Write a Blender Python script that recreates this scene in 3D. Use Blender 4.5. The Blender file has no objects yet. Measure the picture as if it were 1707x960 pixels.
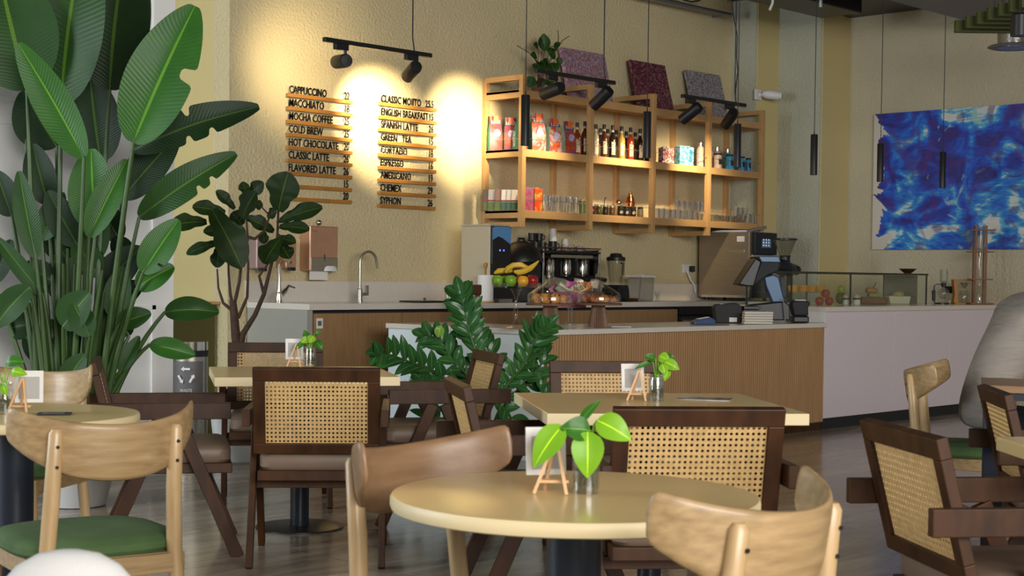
import bpy, bmesh, math, random
from mathutils import Vector, Matrix
C = bpy.context.scene
COL = C.collection
PI = math.pi
# ---------------------------------------------------------------- camera
# the room's axes are the world axes: X runs along the menu wall, Y towards it
F, SH, TH, PD, RO, CH = 2550.0, 47.0, math.radians(43.79), 0.0262, 0.012, 1.22
f0 = Vector((math.cos(TH), math.sin(TH), 0)); r0 = Vector((math.sin(TH), -math.cos(TH), 0)); up = Vector((0, 0, 1))
cf = f0*math.cos(PD) - up*math.sin(PD); cu = up*math.cos(PD) + f0*math.sin(PD)
cU = cu*math.cos(RO) - r0*math.sin(RO); cR = r0*math.cos(RO) + cu*math.sin(RO)
cam = bpy.data.cameras.new('camera'); camo = bpy.data.objects.new('camera', cam); COL.objects.link(camo)
M = Matrix((cR, cU, -cf)).transposed().to_4x4(); M.translation = (0, 0, CH); camo.matrix_world = M
cam.sensor_width = 36; cam.lens = F/1707*36; cam.shift_y = SH/1707; cam.clip_start = .05; cam.clip_end = 100
cam.dof.use_dof = True; cam.dof.focus_distance = 9.5; cam.dof.aperture_fstop = 9
C.camera = camo
# ---------------------------------------------------------------- world, exposure, big lights
C.view_settings.view_transform = 'Standard'; C.view_settings.look = 'None'
C.view_settings.gamma = 1; C.view_settings.use_curve_mapping = False
C.view_settings.exposure = 0.16
w = bpy.data.worlds.new('world'); C.world = w; w.use_nodes = True
w.node_tree.nodes['Background'].inputs[0].default_value = (.92, .95, 1, 1)
w.node_tree.nodes['Background'].inputs[1].default_value = .42
def light(kind, name, loc, energy, color, target=None, **k):
    l = bpy.data.lights.new(name, kind); l.energy = energy; l.color = color
    for a, b in k.items(): setattr(l, a, b)
    o = bpy.data.objects.new(name, l); COL.objects.link(o); o.location = loc
    if target is not None:
        o.rotation_euler = (Vector(target)-Vector(loc)).to_track_quat('-Z', 'Y').to_euler()
    return o
def camp(x, d, z):      # x metres right of the camera, d metres ahead of it
    v = f0*d + r0*x; return Vector((v.x, v.y, z))
# daylight of unseen windows at the left; added fill light high behind the camera
light('AREA', 'window_daylight_left', camp(-6.5, 5.0, 2.4), 470, (.84, .93, 1), camp(0.5, 7.5, .8), shape='RECTANGLE', size=3.5, size_y=2.6)
light('AREA', 'added_back_fill', camp(3.5, -3.0, 3.0), 900, (1, .97, .93), camp(1.0, 9, 1.2), shape='RECTANGLE', size=6, size_y=2.6)
# ---------------------------------------------------------------- helpers
def W(x, y, d=None, X=None, Y=None, z=None):
    r = cR*((x-853.5)/F) + cU*((480-y+SH)/F) + cf
    if z is not None: s = (z-CH)/r.z
    elif X is not None: s = X/r.x
    elif Y is not None: s = Y/r.y
    else: s = d/(r.x*f0.x+r.y*f0.y)
    v = r*s; return Vector((v.x, v.y, CH+v.z))
class MB:
    def __init__(s): s.v = []; s.f = []; s.uv = {}; s.m = []; s.cur = 0
    def vert(s, p, uv=None):
        s.v.append(tuple(p))
        if uv: s.uv[len(s.v)-1] = uv
        return len(s.v)-1
    def face(s, *i): s.f.append(tuple(i)); s.m.append(s.cur)
    def box(s, x0, x1, y0, y1, z0, z1, T=None):
        b = len(s.v); T = T or Matrix()
        for z in (z0, z1):
            for x, y in ((x0, y0), (x1, y0), (x1, y1), (x0, y1)): s.v.append(tuple(T @ Vector((x, y, z))))
        for q in ((3,2,1,0), (4,5,6,7), (0,1,5,4), (1,2,6,5), (2,3,7,6), (3,0,4,7)): s.face(*[b+i for i in q])
        return s
    def beam(s, p, q, w, t, side=(1,0,0)):      # box bar from p to q, w along side, t across
        p = Vector(p); q = Vector(q); d = (q-p); L = d.length; d.normalize(); a = Vector(side); a = (a-d*a.dot(d)).normalized(); c = d.cross(a)
        T = Matrix((a, c, d)).transposed().to_4x4(); T.translation = p
        return s.box(-w/2, w/2, -t/2, t/2, 0, L, T)
    def prism(s, pts, depth, T=None):           # outline in the local xz plane, pushed along y
        T = T or Matrix(); b = len(s.v); n = len(pts)
        for y in (-depth/2, depth/2):
            for x, z in pts: s.v.append(tuple(T @ Vector((x, y, z))))
        s.face(*[b+i for i in range(n)]); s.face(*[b+n+i for i in reversed(range(n))])
        for i in range(n): s.face(b+i, b+n+i, b+n+(i+1) % n, b+(i+1) % n)
        return s
    def tube(s, pts, r, n=8, cap=True):
        pts = [Vector(p) for p in pts]; rs = r if isinstance(r, (list, tuple)) else [r]*len(pts); b = len(s.v); a = None
        for i, p in enumerate(pts):
            d = (pts[min(i+1, len(pts)-1)]-pts[max(i-1, 0)]).normalized()
            if a is None: a = d.orthogonal().normalized()
            a = (a-d*a.dot(d)).normalized(); c = d.cross(a)
            for k in range(n):
                t = 2*PI*k/n; s.v.append(tuple(p+(a*math.cos(t)+c*math.sin(t))*rs[i]))
        for i in range(len(pts)-1):
            for k in range(n):
                k2 = (k+1) % n; s.face(b+i*n+k, b+i*n+k2, b+(i+1)*n+k2, b+(i+1)*n+k)
        if cap:
            s.face(*[b+k for k in reversed(range(n))]); s.face(*[b+(len(pts)-1)*n+k for k in range(n)])
        return s
    def lathe(s, prof, c=(0,0,0), n=24, T=None, cap=True, sx=1, sy=1):
        T = T or Matrix(); b = len(s.v); c = Vector(c)
        for r, z in prof:
            for k in range(n):
                t = 2*PI*k/n; s.v.append(tuple(T @ (c+Vector((r*sx*math.cos(t), r*sy*math.sin(t), z)))))
        for i in range(len(prof)-1):
            for k in range(n):
                k2 = (k+1) % n; s.face(b+i*n+k, b+i*n+k2, b+(i+1)*n+k2, b+(i+1)*n+k)
        if cap:
            s.face(*[b+k for k in reversed(range(n))]); s.face(*[b+(len(prof)-1)*n+k for k in range(n)])
        return s
    def ball(s, c, r, n=12, sc=(1,1,1), T=None):
        prof = [(math.sin(PI*i/8)*r if 0 < i < 8 else r*.02, -math.cos(PI*i/8)*r*sc[2]) for i in range(9)]
        return s.lathe(prof, c, n, T, True, sc[0], sc[1])
    def leaf(s, base, tip, wid, nrm, droop=0.0, fold=.12, n=9, prof=None, tears=(), wave=0):
        base = Vector(base); tip = Vector(tip); d = tip-base; L = d.length; d.normalize(); nrm = Vector(nrm)
        nrm = (nrm-d*nrm.dot(d)).normalized(); sd = d.cross(nrm); b = len(s.v); cols = (-1, -.5, 0, .5, 1)
        for i in range(n+1):
            t = i/n; h = prof(t) if prof else math.sin(PI*min(1, t*.96+.02))**.75
            p = base+d*(L*t)+nrm*(math.sin(PI*t)*droop*L)
            for c in cols:
                lift = abs(c)*fold*wid + wave*wid*math.sin(t*19+c*3)*abs(c)
                s.vert(p+sd*(c*wid/2*h)+nrm*lift*(h), (c*.5+.5, t))
        for i in range(n):
            for k in range(4):
                if (i, k) in tears: continue
                a = b+i*5+k; s.face(a, a+1, a+6, a+5)
        return s
    def mesh(s, name, mat, smooth):
        me = bpy.data.meshes.new(name); me.from_pydata(s.v, [], s.f)
        for m in (mat if isinstance(mat, (list, tuple)) else [mat]): me.materials.append(m)
        if s.uv:
            ul = me.uv_layers.new(name='UVMap')
            for lp in me.loops: ul.data[lp.index].uv = s.uv.get(lp.vertex_index, (0, 0))
        if any(s.m): me.polygons.foreach_set('material_index', s.m)
        if smooth:
            me.polygons.foreach_set('use_smooth', [True]*len(me.polygons))
            if smooth != 'all': me.set_sharp_from_angle(angle=math.radians(38))
        me.update(); return me
    def build(s, name, mat, parent=None, smooth=True, bevel=0, loc=None, rot=None, label=None):
        o = bpy.data.objects.new(name, s.mesh(name, mat, smooth)); COL.objects.link(o)
        if parent is not None: o.parent = parent
        if loc is not None: o.location = loc
        if rot is not None: o.rotation_euler = rot
        if bevel:
            m = o.modifiers.new('bevel', 'BEVEL'); m.width = bevel; m.segments = 2; m.limit_method = 'ANGLE'; m.angle_limit = .7; m.harden_normals = False
        if label: o['label'] = label
        return o
def tag(o, label, cat, group=None):
    o['label'] = label; o['category'] = cat
    if group: o['group'] = group
    return o
def struct(o): o['kind'] = 'structure'; return o
def thing(name, label, cat, loc=(0,0,0), rz=0, group=None):
    o = bpy.data.objects.new(name, None); COL.objects.link(o); o.location = loc; o.rotation_euler = (0, 0, rz); o.empty_display_size = .1
    return tag(o, label, cat, group)
def dup(root, loc, rz, label, group=None, parent=None):
    r = root.copy(); COL.objects.link(r)
    if parent is None:
        r.location = loc; r.rotation_euler = (0, 0, rz); r['label'] = label
        if group: r['group'] = group
    else: r.parent = parent
    for ch in list(root.children): dup(ch, None, 0, None, None, r)
    return r
YAW = TH-PI/2            # an object with this rz looks straight away from the camera
def yaw(deg): return YAW+math.radians(deg)
def at(loc, z=0, rz=0):  # matrix
    T = Matrix.Rotation(rz, 4, 'Z'); T.translation = Vector((loc[0], loc[1], z)); return T
# ---------------------------------------------------------------- materials
def node(nt, t, **k):
    n = nt.nodes.new(t)
    for a, b in k.items(): setattr(n, a, b)
    return n
def pm(name, col, rough=.5, metal=0, noise=0, nscale=20, bump=0, bscale=60, col2=None, stretch=(1,1,1), coat=0, spec=.5, trans=0, ior=1.45, emit=None, alpha=1, sss=0, detail=4, bdist=.004, rr=0):
    m = bpy.data.materials.new(name); m.use_nodes = True; nt = m.node_tree; b = nt.nodes['Principled BSDF']
    b.inputs['Base Color'].default_value = (*col, 1); b.inputs['Roughness'].default_value = rough; b.inputs['Metallic'].default_value = metal
    b.inputs['Specular IOR Level'].default_value = spec; b.inputs['Coat Weight'].default_value = coat; b.inputs['Coat Roughness'].default_value = .12
    b.inputs['Transmission Weight'].default_value = trans; b.inputs['IOR'].default_value = ior; b.inputs['Alpha'].default_value = alpha
    if emit: b.inputs['Emission Color'].default_value = (*emit[0], 1); b.inputs['Emission Strength'].default_value = emit[1]
    tc = node(nt, 'ShaderNodeTexCoord'); mp = node(nt, 'ShaderNodeMapping'); mp.inputs['Scale'].default_value = stretch
    nt.links.new(tc.outputs['Object'], mp.inputs[0])
    if noise or col2 or rr:
        n = node(nt, 'ShaderNodeTexNoise'); n.inputs['Scale'].default_value = nscale; n.inputs['Detail'].default_value = detail; nt.links.new(mp.outputs[0], n.inputs[0])
        cr = node(nt, 'ShaderNodeValToRGB'); cr.color_ramp.elements[0].position = .3; cr.color_ramp.elements[1].position = .7
        c2 = col2 if col2 else tuple(max(0, c*(1-noise)) for c in col)
        cr.color_ramp.elements[0].color = (*c2, 1); cr.color_ramp.elements[1].color = (*col, 1)
        nt.links.new(n.outputs['Fac'], cr.inputs[0]); nt.links.new(cr.outputs[0], b.inputs['Base Color'])
        if rr:
            mr = node(nt, 'ShaderNodeMapRange'); mr.inputs['To Min'].default_value = rough-rr; mr.inputs['To Max'].default_value = rough+rr
            nt.links.new(n.outputs['Fac'], mr.inputs[0]); nt.links.new(mr.outputs[0], b.inputs['Roughness'])
    if bump:
        n2 = node(nt, 'ShaderNodeTexNoise'); n2.inputs['Scale'].default_value = bscale; n2.inputs['Detail'].default_value = 3; nt.links.new(mp.outputs[0], n2.inputs[0])
        bp = node(nt, 'ShaderNodeBump'); bp.inputs['Strength'].default_value = bump; bp.inputs['Distance'].default_value = bdist
        nt.links.new(n2.outputs['Fac'], bp.inputs['Height']); nt.links.new(bp.outputs[0], b.inputs['Normal'])
    return m
def glassm(name, tint=(1,1,1), gloss=.10, rough=.02):   # thin clear glass: mostly see-through, with a sheen that grows at grazing angles
    m = bpy.data.materials.new(name); m.use_nodes = True; nt = m.node_tree; nt.nodes.remove(nt.nodes['Principled BSDF'])
    t = node(nt, 'ShaderNodeBsdfTransparent'); t.inputs[0].default_value = (*tint, 1)
    g = node(nt, 'ShaderNodeBsdfGlossy'); g.inputs['Roughness'].default_value = rough
    lw = node(nt, 'ShaderNodeLayerWeight'); lw.inputs[0].default_value = .35
    mr = node(nt, 'ShaderNodeMapRange'); mr.inputs['To Min'].default_value = gloss*.5; mr.inputs['To Max'].default_value = min(.85, gloss*4.5)
    mx = node(nt, 'ShaderNodeMixShader'); nt.links.new(lw.outputs['Facing'], mr.inputs[0]); nt.links.new(mr.outputs[0], mx.inputs[0])
    nt.links.new(t.outputs[0], mx.inputs[1]); nt.links.new(g.outputs[0], mx.inputs[2]); nt.links.new(mx.outputs[0], nt.nodes['Material Output'].inputs[0])
    return m
def ramp_mat(name, stops, scale, dist=0, detail=6, rough=.5, voronoi=False, border=None, stretch=(1,1,1), seed=0):
    m = bpy.data.materials.new(name); m.use_nodes = True; nt = m.node_tree; b = nt.nodes['Principled BSDF']; b.inputs['Roughness'].default_value = rough
    tc = node(nt, 'ShaderNodeTexCoord'); mp = node(nt, 'ShaderNodeMapping'); mp.inputs['Scale'].default_value = stretch; mp.inputs['Location'].default_value = (seed, seed*.7, seed*1.3)
    nt.links.new(tc.outputs['Object'], mp.inputs[0])
    n = node(nt, 'ShaderNodeTexVoronoi' if voronoi else 'ShaderNodeTexNoise'); n.inputs['Scale'].default_value = scale
    if not voronoi: n.inputs['Detail'].default_value = detail; n.inputs['Distortion'].default_value = dist
    nt.links.new(mp.outputs[0], n.inputs[0])
    cr = node(nt, 'ShaderNodeValToRGB'); els = cr.color_ramp.elements
    while len(els) < len(stops): els.new(.5)
    for e, (p, c) in zip(els, stops): e.position = p; e.color = (*c, 1)
    if voronoi:
        sp = node(nt, 'ShaderNodeSeparateColor'); nt.links.new(n.outputs['Color'], sp.inputs[0]); nt.links.new(sp.outputs[0], cr.inputs[0]); cr.color_ramp.interpolation = 'CONSTANT'
    else: nt.links.new(n.outputs['Fac'], cr.inputs[0])
    nt.links.new(cr.outputs[0], b.inputs['Base Color'])
    m['cr'] = 1
    return m
PL = dict(rough=.85, bump=1.0, bscale=42, bdist=.013)
m_wall = pm('stucco_cream', (.66,.56,.33), noise=.07, nscale=2, **PL)
m_wall_daylit = pm('stucco_pale_daylit', (.48,.48,.37), noise=.05, nscale=2, **PL)  # paler grey green: daylight on the corner faces put into the colour
m_wallb = pm('stucco_sand', (.54,.48,.33), noise=.06, nscale=2, **PL)
m_ywall = pm('plaster_yellow', (.64,.53,.25), rough=.8, bump=.3, bscale=80)  # yellow plaster; on the stepped corner its yellow is painted lamplight
m_white_pan = pm('painted_panel', (.80,.80,.78), rough=.5)
m_ceil = pm('ceiling_dark', (.09,.085,.08), rough=.8)
m_soffit = pm('soffit_paint', (.26,.26,.25), rough=.7)
m_green_slat = pm('green_felt', (.07,.08,.02), rough=.8)
m_black = pm('black_metal', (.012,.012,.013), rough=.4)
m_blackm = pm('black_matte', (.018,.018,.02), rough=.65)
m_navy = pm('dark_navy_metal', (.010,.016,.028), rough=.35)
m_steel = pm('brushed_steel', (.42,.39,.33), rough=.33, metal=.85, noise=.12, nscale=8, stretch=(1,1,14))
m_chrome = pm('chrome', (.62,.58,.52), rough=.14, metal=1)
m_grey = pm('grey_metal', (.2,.2,.2), rough=.4, metal=.6)
m_maple = pm('maple', (.56,.335,.135), rough=.5, col2=(.46,.26,.10), nscale=3, stretch=(1,1,1), bump=.05)
m_orange_w = pm('orange_wood', (.46,.20,.035), rough=.5, noise=.2, nscale=6)
m_walnut = pm('walnut', (.068,.026,.008), rough=.45, col2=(.027,.010,.0035), nscale=5, stretch=(3,3,1), detail=6, spec=.28)
m_oak = pm('oak', (.39,.262,.125), rough=.42, col2=(.25,.16,.072), nscale=4, stretch=(1,9,16), detail=6, coat=.15)
m_oakleg = pm('oak_leg', (.48,.33,.165), rough=.4, col2=(.37,.24,.11), nscale=5, stretch=(8,8,1), detail=6, coat=.15)
m_oakw = pm('oak_warm', (.27,.155,.078), rough=.38, col2=(.19,.105,.05), nscale=4, stretch=(1,5,9), detail=6)
m_door = pm('cabinet_oak', (.36,.215,.10), rough=.5, col2=(.28,.16,.07), nscale=6, stretch=(9,9,.7), detail=5)
m_flute = pm('fluted_wood', (.46,.27,.125), rough=.55, noise=.15, nscale=5, stretch=(4,4,.6))
m_fluteb = pm('fluted_backing', (.13,.065,.035), rough=.7)
m_top = pm('table_laminate', (.66,.475,.21), rough=.26, noise=.03, nscale=3, coat=.12)
m_edge = pm('table_edge', (.70,.57,.33), rough=.45)
m_quartz = pm('white_quartz', (.68,.63,.56), rough=.16, noise=.04, nscale=30)
m_gloss = pm('white_gloss_panel', (.72,.64,.70), rough=.12, coat=.3)
m_panel = pm('pale_blue_panel', (.68,.76,.77), rough=.35)
m_cane = pm('rattan_cane', (.62,.40,.16), rough=.55, noise=.25, nscale=60)
m_cush = pm('taupe_leather', (.17,.115,.08), rough=.5, noise=.1, nscale=10)
m_green = pm('green_velvet', (.050,.095,.030), rough=.9, col2=(.075,.135,.045), nscale=7, bump=.3, bscale=300)
m_white = pm('white_plastic', (.72,.72,.70), rough=.4)
m_cream = pm('cream_plastic', (.50,.44,.31), rough=.45)
m_paper = pm('white_paper', (.75,.73,.69), rough=.8)
m_stone = pm('floor', (.2,.18,.16), rough=.2)
m_glass = glassm('clear_glass', (.93,.94,.92), .12)
m_glasst = glassm('tumbler_glass', (.97,.97,.95), .26)
m_glass2 = glassm('clear_glass_pane', (.93,.96,.92), .05)
m_soil = pm('soil', (.02,.014,.009), rough=.9, noise=.4, nscale=50)
m_pot = pm('white_pot', (.66,.66,.64), rough=.35)
m_bark = pm('bark', (.06,.032,.018), rough=.8, noise=.4, nscale=30, bump=.4)
m_stem = pm('green_stem', (.045,.095,.02), rough=.45, noise=.3, nscale=6)
def leafmat(name, c1, c2, rough=.35, ribs=105, sub=.0):
    m = bpy.data.materials.new(name); m.use_nodes = True; nt = m.node_tree; b = nt.nodes['Principled BSDF']
    uv = node(nt, 'ShaderNodeTexCoord'); sx = node(nt, 'ShaderNodeSeparateXYZ'); nt.links.new(uv.outputs['UV'], sx.inputs[0])
    a = node(nt, 'ShaderNodeMath', operation='SUBTRACT'); a.inputs[1].default_value = .5; nt.links.new(sx.outputs[0], a.inputs[0])
    ab = node(nt, 'ShaderNodeMath', operation='ABSOLUTE'); nt.links.new(a.outputs[0], ab.inputs[0])
    # ribs sweep from the midrib to the edge
    k = node(nt, 'ShaderNodeMath', operation='MULTIPLY'); k.inputs[1].default_value = -.22; nt.links.new(ab.outputs[0], k.inputs[0])
    s = node(nt, 'ShaderNodeMath', operation='ADD'); nt.links.new(sx.outputs[1], s.inputs[0]); nt.links.new(k.outputs[0], s.inputs[1])
    q = node(nt, 'ShaderNodeMath', operation='MULTIPLY'); q.inputs[1].default_value = ribs*2; nt.links.new(s.outputs[0], q.inputs[0])
    sn = node(nt, 'ShaderNodeMath', operation='SINE'); nt.links.new(q.outputs[0], sn.inputs[0])
    bp = node(nt, 'ShaderNodeBump'); bp.inputs['Strength'].default_value = .12; bp.inputs['Distance'].default_value = .004; nt.links.new(sn.outputs[0], bp.inputs['Height']); nt.links.new(bp.outputs[0], b.inputs['Normal'])
    n = node(nt, 'ShaderNodeTexNoise'); n.inputs['Scale'].default_value = 7; nt.links.new(uv.outputs['Object'], n.inputs[0])
    mx = node(nt, 'ShaderNodeMix', data_type='RGBA'); mx.inputs[6].default_value = (*c1, 1); mx.inputs[7].default_value = (*c2, 1); nt.links.new(n.outputs['Fac'], mx.inputs[0])
    g = node(nt, 'ShaderNodeMath', operation='LESS_THAN'); g.inputs[1].default_value = .022; nt.links.new(ab.outputs[0], g.inputs[0])
    m2 = node(nt, 'ShaderNodeMix', data_type='RGBA'); m2.inputs[7].default_value = (min(1, c2[0]*2.2+.02), min(1, c2[1]*1.8+.03), c2[2]*1.5, 1)
    nt.links.new(g.outputs[0], m2.inputs[0]); nt.links.new(mx.outputs[2], m2.inputs[6]); nt.links.new(m2.outputs[2], b.inputs['Base Color'])
    b.inputs['Roughness'].default_value = rough; b.inputs['Specular IOR Level'].default_value = .2
    return m
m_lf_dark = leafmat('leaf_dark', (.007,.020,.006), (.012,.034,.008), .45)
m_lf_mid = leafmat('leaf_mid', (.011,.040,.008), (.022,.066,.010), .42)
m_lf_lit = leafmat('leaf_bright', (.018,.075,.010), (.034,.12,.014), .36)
m_lf_fig = leafmat('leaf_fig', (.007,.018,.003), (.015,.036,.005), .5, ribs=14)
m_lf_zz = leafmat('leaf_zz', (.012,.060,.018), (.040,.120,.028), .22, ribs=6)
m_lf_zzn = leafmat('leaf_zz_new', (.10,.20,.03), (.16,.28,.04), .3, ribs=6)
m_lf_poth = leafmat('leaf_pothos', (.10,.28,.015), (.25,.46,.02), .35, ribs=6)
m_lf_pothd = leafmat('leaf_pothos_dark', (.02,.09,.01), (.05,.17,.015), .35, ribs=6)
# ================================================================ THE ROOM
YA, XB, YW = 9.5, 14.14, 7.88
def slab(name, x0, x1, y0, y1, z0, z1, mat):
    return struct(MB().box(x0, x1, y0, y1, z0, z1).build(name, mat, smooth=False))
def floor_mat():
    m = bpy.data.materials.new('polished_stone_floor'); m.use_nodes = True; nt = m.node_tree; b = nt.nodes['Principled BSDF']
    tc = node(nt, 'ShaderNodeTexCoord'); mp = node(nt, 'ShaderNodeMapping'); mp.inputs['Rotation'].default_value = (0, 0, .35); mp.inputs['Scale'].default_value = (.55, 2.6, 1)
    nt.links.new(tc.outputs['Object'], mp.inputs[0])
    n = node(nt, 'ShaderNodeTexNoise'); n.inputs['Scale'].default_value = 2.2; n.inputs['Detail'].default_value = 9; n.inputs['Roughness'].default_value = .65; n.inputs['Distortion'].default_value = .6; nt.links.new(mp.outputs[0], n.inputs[0])
    cr = node(nt, 'ShaderNodeValToRGB'); e = cr.color_ramp.elements; e[0].position = .3; e[0].color = (.17,.135,.10,1); e[1].position = .72; e[1].color = (.52,.44,.34,1)
    nt.links.new(n.outputs['Fac'], cr.inputs[0])
    br = node(nt, 'ShaderNodeTexBrick'); br.inputs['Scale'].default_value = 1; br.inputs['Brick Width'].default_value = 1.2; br.inputs['Row Height'].default_value = .6; br.inputs['Mortar Size'].default_value = .003
    br.inputs['Color1'].default_value = (1,1,1,1); br.inputs['Color2'].default_value = (.9,.86,.84,1); br.inputs['Mortar'].default_value = (.45,.45,.45,1); nt.links.new(tc.outputs['Object'], br.inputs[0])
    mx = node(nt, 'ShaderNodeMix', data_type='RGBA', blend_type='MULTIPLY'); mx.inputs[0].default_value = 1
    nt.links.new(cr.outputs[0], mx.inputs[6]); nt.links.new(br.outputs[0], mx.inputs[7]); nt.links.new(mx.outputs[2], b.inputs['Base Color'])
    mr = node(nt, 'ShaderNodeMapRange'); mr.inputs['To Min'].default_value = .10; mr.inputs['To Max'].default_value = .26; nt.links.new(n.outputs['Fac'], mr.inputs[0]); nt.links.new(mr.outputs[0], b.inputs['Roughness'])
    return m
slab('floor', -7, 16, -8, 13, -.1, 0, floor_mat())
slab('ceiling', -7, 16, -8, 13, 4.12, 4.25, m_ceil)
slab('wall_back', 6.82, 13.2, YA, YA+.2, 0, 4.12, m_wall)
# recess beyond the left end of the menu wall
slab('wall_recess', 6.82, 6.84, YA+.2, 11.5, 0, 4.12, m_ywall)
slab('wall_recess_end', 3.0, 7.0, 11.5, 11.7, 0, 4.12, m_ywall)
# stepped corner between the two walls; daylight and lamplight tones painted on its faces
slab('wall_corner_inner', 13.2, 13.7, 9.2, YA+.2, 0, 4.12, m_wall_daylit)
slab('wall_corner_outer', 13.6, 14.3, 8.67, 9.22, 0, 4.12, m_wall_daylit)
slab('lamplit_face_1', 13.215, 13.6, 9.19, 9.2, 0, 4.12, m_ywall)  # thin added sheets, yellow for the lamplight on these faces
slab('lamplit_face_2', 13.615, 14.14, 8.66, 8.67, 0, 4.12, m_ywall)
slab('wall_right', XB, XB+.2, -2, 8.67, 0, 4.12, m_wallb)
# white panelled wall at the left
o = MB(); o.box(-1.0, 5.26, YW, YW+.25, 0, 4.12)
for (a, b_) in ((3.95, 5.13), (2.6, 3.8), (1.2, 2.4)):          # raised frames of the panelling
    for z0, z1 in ((.15, 1.02), (1.12, 2.05), (2.15, 3.9)):
        for q in ((a, b_, z0, z0+.025), (a, b_, z1-.025, z1), (a, a+.025, z0, z1), (b_-.025, b_, z0, z1)):
            o.box(q[0], q[1], YW-.012, YW, q[2], q[3])
struct(o.build('wall_left', m_white_pan, smooth=False))
slab('baseboard_left', -1.0, 5.262, YW-.015, YW, 0, .09, m_white_pan)
# soffit over the counter, green felt slats and the duct
slab('ceiling_soffit', 10.5, XB, 3.5, 7.03, 3.70, 4.12, m_soffit)
slab('ceiling_beam', 12.6, 14.14, 7.4, 8.67, 3.98, 4.12, m_black)
g = thing('acoustic_baffle', 'dark green slatted felt baffle hanging from the ceiling at the upper right', 'ceiling baffle', W(1650, 30, d=11.2))
for i in range(7):
    d = 10.6+i*.16; p = W(1700-i*18, 2+i*7, d=d); L = 2.2
    q = p+r0*L; a = p-Vector(g.location); c = q-Vector(g.location)
    MB().beam(a, c, .05, .09, side=f0).build('slat', m_green_slat, g, smooth=False)
for k in (.3, 1.6):
    a = W(1700, 2, d=10.6)+r0*k-Vector(g.location); b2 = W(1592, 44, d=11.7)+r0*k-Vector(g.location)
    MB().beam(a+Vector((0,0,.1)), b2+Vector((0,0,.1)), .04, .03).build('hanger_rail', m_black, g, smooth=False)
    for s_ in (a, b2): MB().tube([s_+Vector((0,0,.1)), (s_.x, s_.y, 4.12-g.location.z)], .004, 5).build('hanger_wire', m_black, g)
dp = W(1690, 80, d=12.6)
g = thing('air_duct', 'short silver round ventilation duct with a flanged diffuser under the ceiling', 'duct', dp)
MB().lathe([(.13,.0),(.13,.17),(.14,.17),(.14,.20),(.13,.20),(.13,.30),(.10,.34),(.10,3.7-dp.z)], n=28).build('duct_pipe', pm('foil_duct', (.42,.40,.36), rough=.3, metal=.8, bump=.6, bscale=40), g)
MB().lathe([(.06,.012),(.19,.0),(.21,.008),(.19,.02),(.13,.03)], n=32).build('diffuser', m_soffit, g)
dp = W(1700, 60, d=9.9)
g = thing('ceiling_spotlight', 'black ceiling spotlight beside the silver duct, lit white below', 'spotlight', dp)
MB().lathe([(.055,0),(.06,.0),(.06,.13),(.05,.14)], n=24).build('lamp_housing', m_black, g)
MB().tube([(0,0,.14),(0,0,4.12-dp.z)], .008, 6).build('stem', m_black, g)
MB().lathe([(.001,.003),(.05,.003),(.05,.006),(.001,.006)], n=24).build('lens', pm('lens_glow', (.9,.9,.85), emit=((1,.9,.75), 2.0)), g)
light('SPOT', 'spotlight_beam', (dp.x, dp.y, dp.z-.02), 25, (1,.85,.65), (dp.x, dp.y, 0), spot_size=1.3, spot_blend=.8, shadow_soft_size=.04)
# conduit on the menu wall
a = W(1095, -2, Y=9.3); b2 = W(1220, 26, Y=9.3)
g = thing('conduit_pipe', 'thin grey steel conduit running high along the menu wall', 'pipe', a)
MB().tube([(-1.5,0,a.z*0), b2-a], .022, 10).build('pipe', m_grey, g)
MB().tube([b2-a-Vector((.03,0,0)), b2-a], .03, 10).build('end_cap', m_steel, g)
MB().tube([b2-a-Vector((.06,0,0)), Vector((b2.x-a.x-.06, YA-a.y, b2.z-a.z))], .008, 6).build('bracket', m_grey, g)
# loose cables by the corner
for pts, lb in (([(1218,-5),(1222,25),(1229,60),(1228,95),(1230,120),(1226,150),(1226,165)], 'black cable hanging in loose curves down to the right hand track light'),):
    tag(MB().tube([W(x, y, Y=8.62) for x, y in pts], .006, 6).build('power_cable', m_black), lb, 'cable')
o = MB().tube([W(x, y, Y=9.35) for x, y in ((1125,-8),(1140,0),(1152,3),(1165,1),(1178,-8))], .008, 6).build('looped_cable', m_black); tag(o, 'black cable loop dipping into view above the conduit at the top', 'cable')
g = thing('ceiling_unit', 'dark box unit under the ceiling above the pale wall corner', 'ceiling unit', W(1335, 5, Y=8.0))
MB().box(-.55, .75, -.2, .25, -.02, .3).build('casing', m_black, g, smooth=False, bevel=.01)
MB().tube([(-.55,-.1,.02),(-.60,-.1,-.03),(-.61,-.1,-.10),(-.65,-.1,-.16)], .012, 7).build('cable', m_white, g)
MB().box(.0, .02, -.22, -.2, -.06, .06).build('cable_clip', m_white, g)
# ---------------------------------------------------------------- low olive partition next to the back counter
g = thing('olive_partition', 'low olive green partition with a wooden cap, behind the litter bin', 'partition', (5.95, 9.62, 0))
MB().box(-.9, .84, 0, .12, 0, .98).build('panel', pm('olive_paint', (.075,.065,.012), rough=.6), g, smooth=False)
MB().box(-.92, .86, -.03, .15, .98, 1.0).build('cap', m_maple, g, smooth=False)
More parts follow.
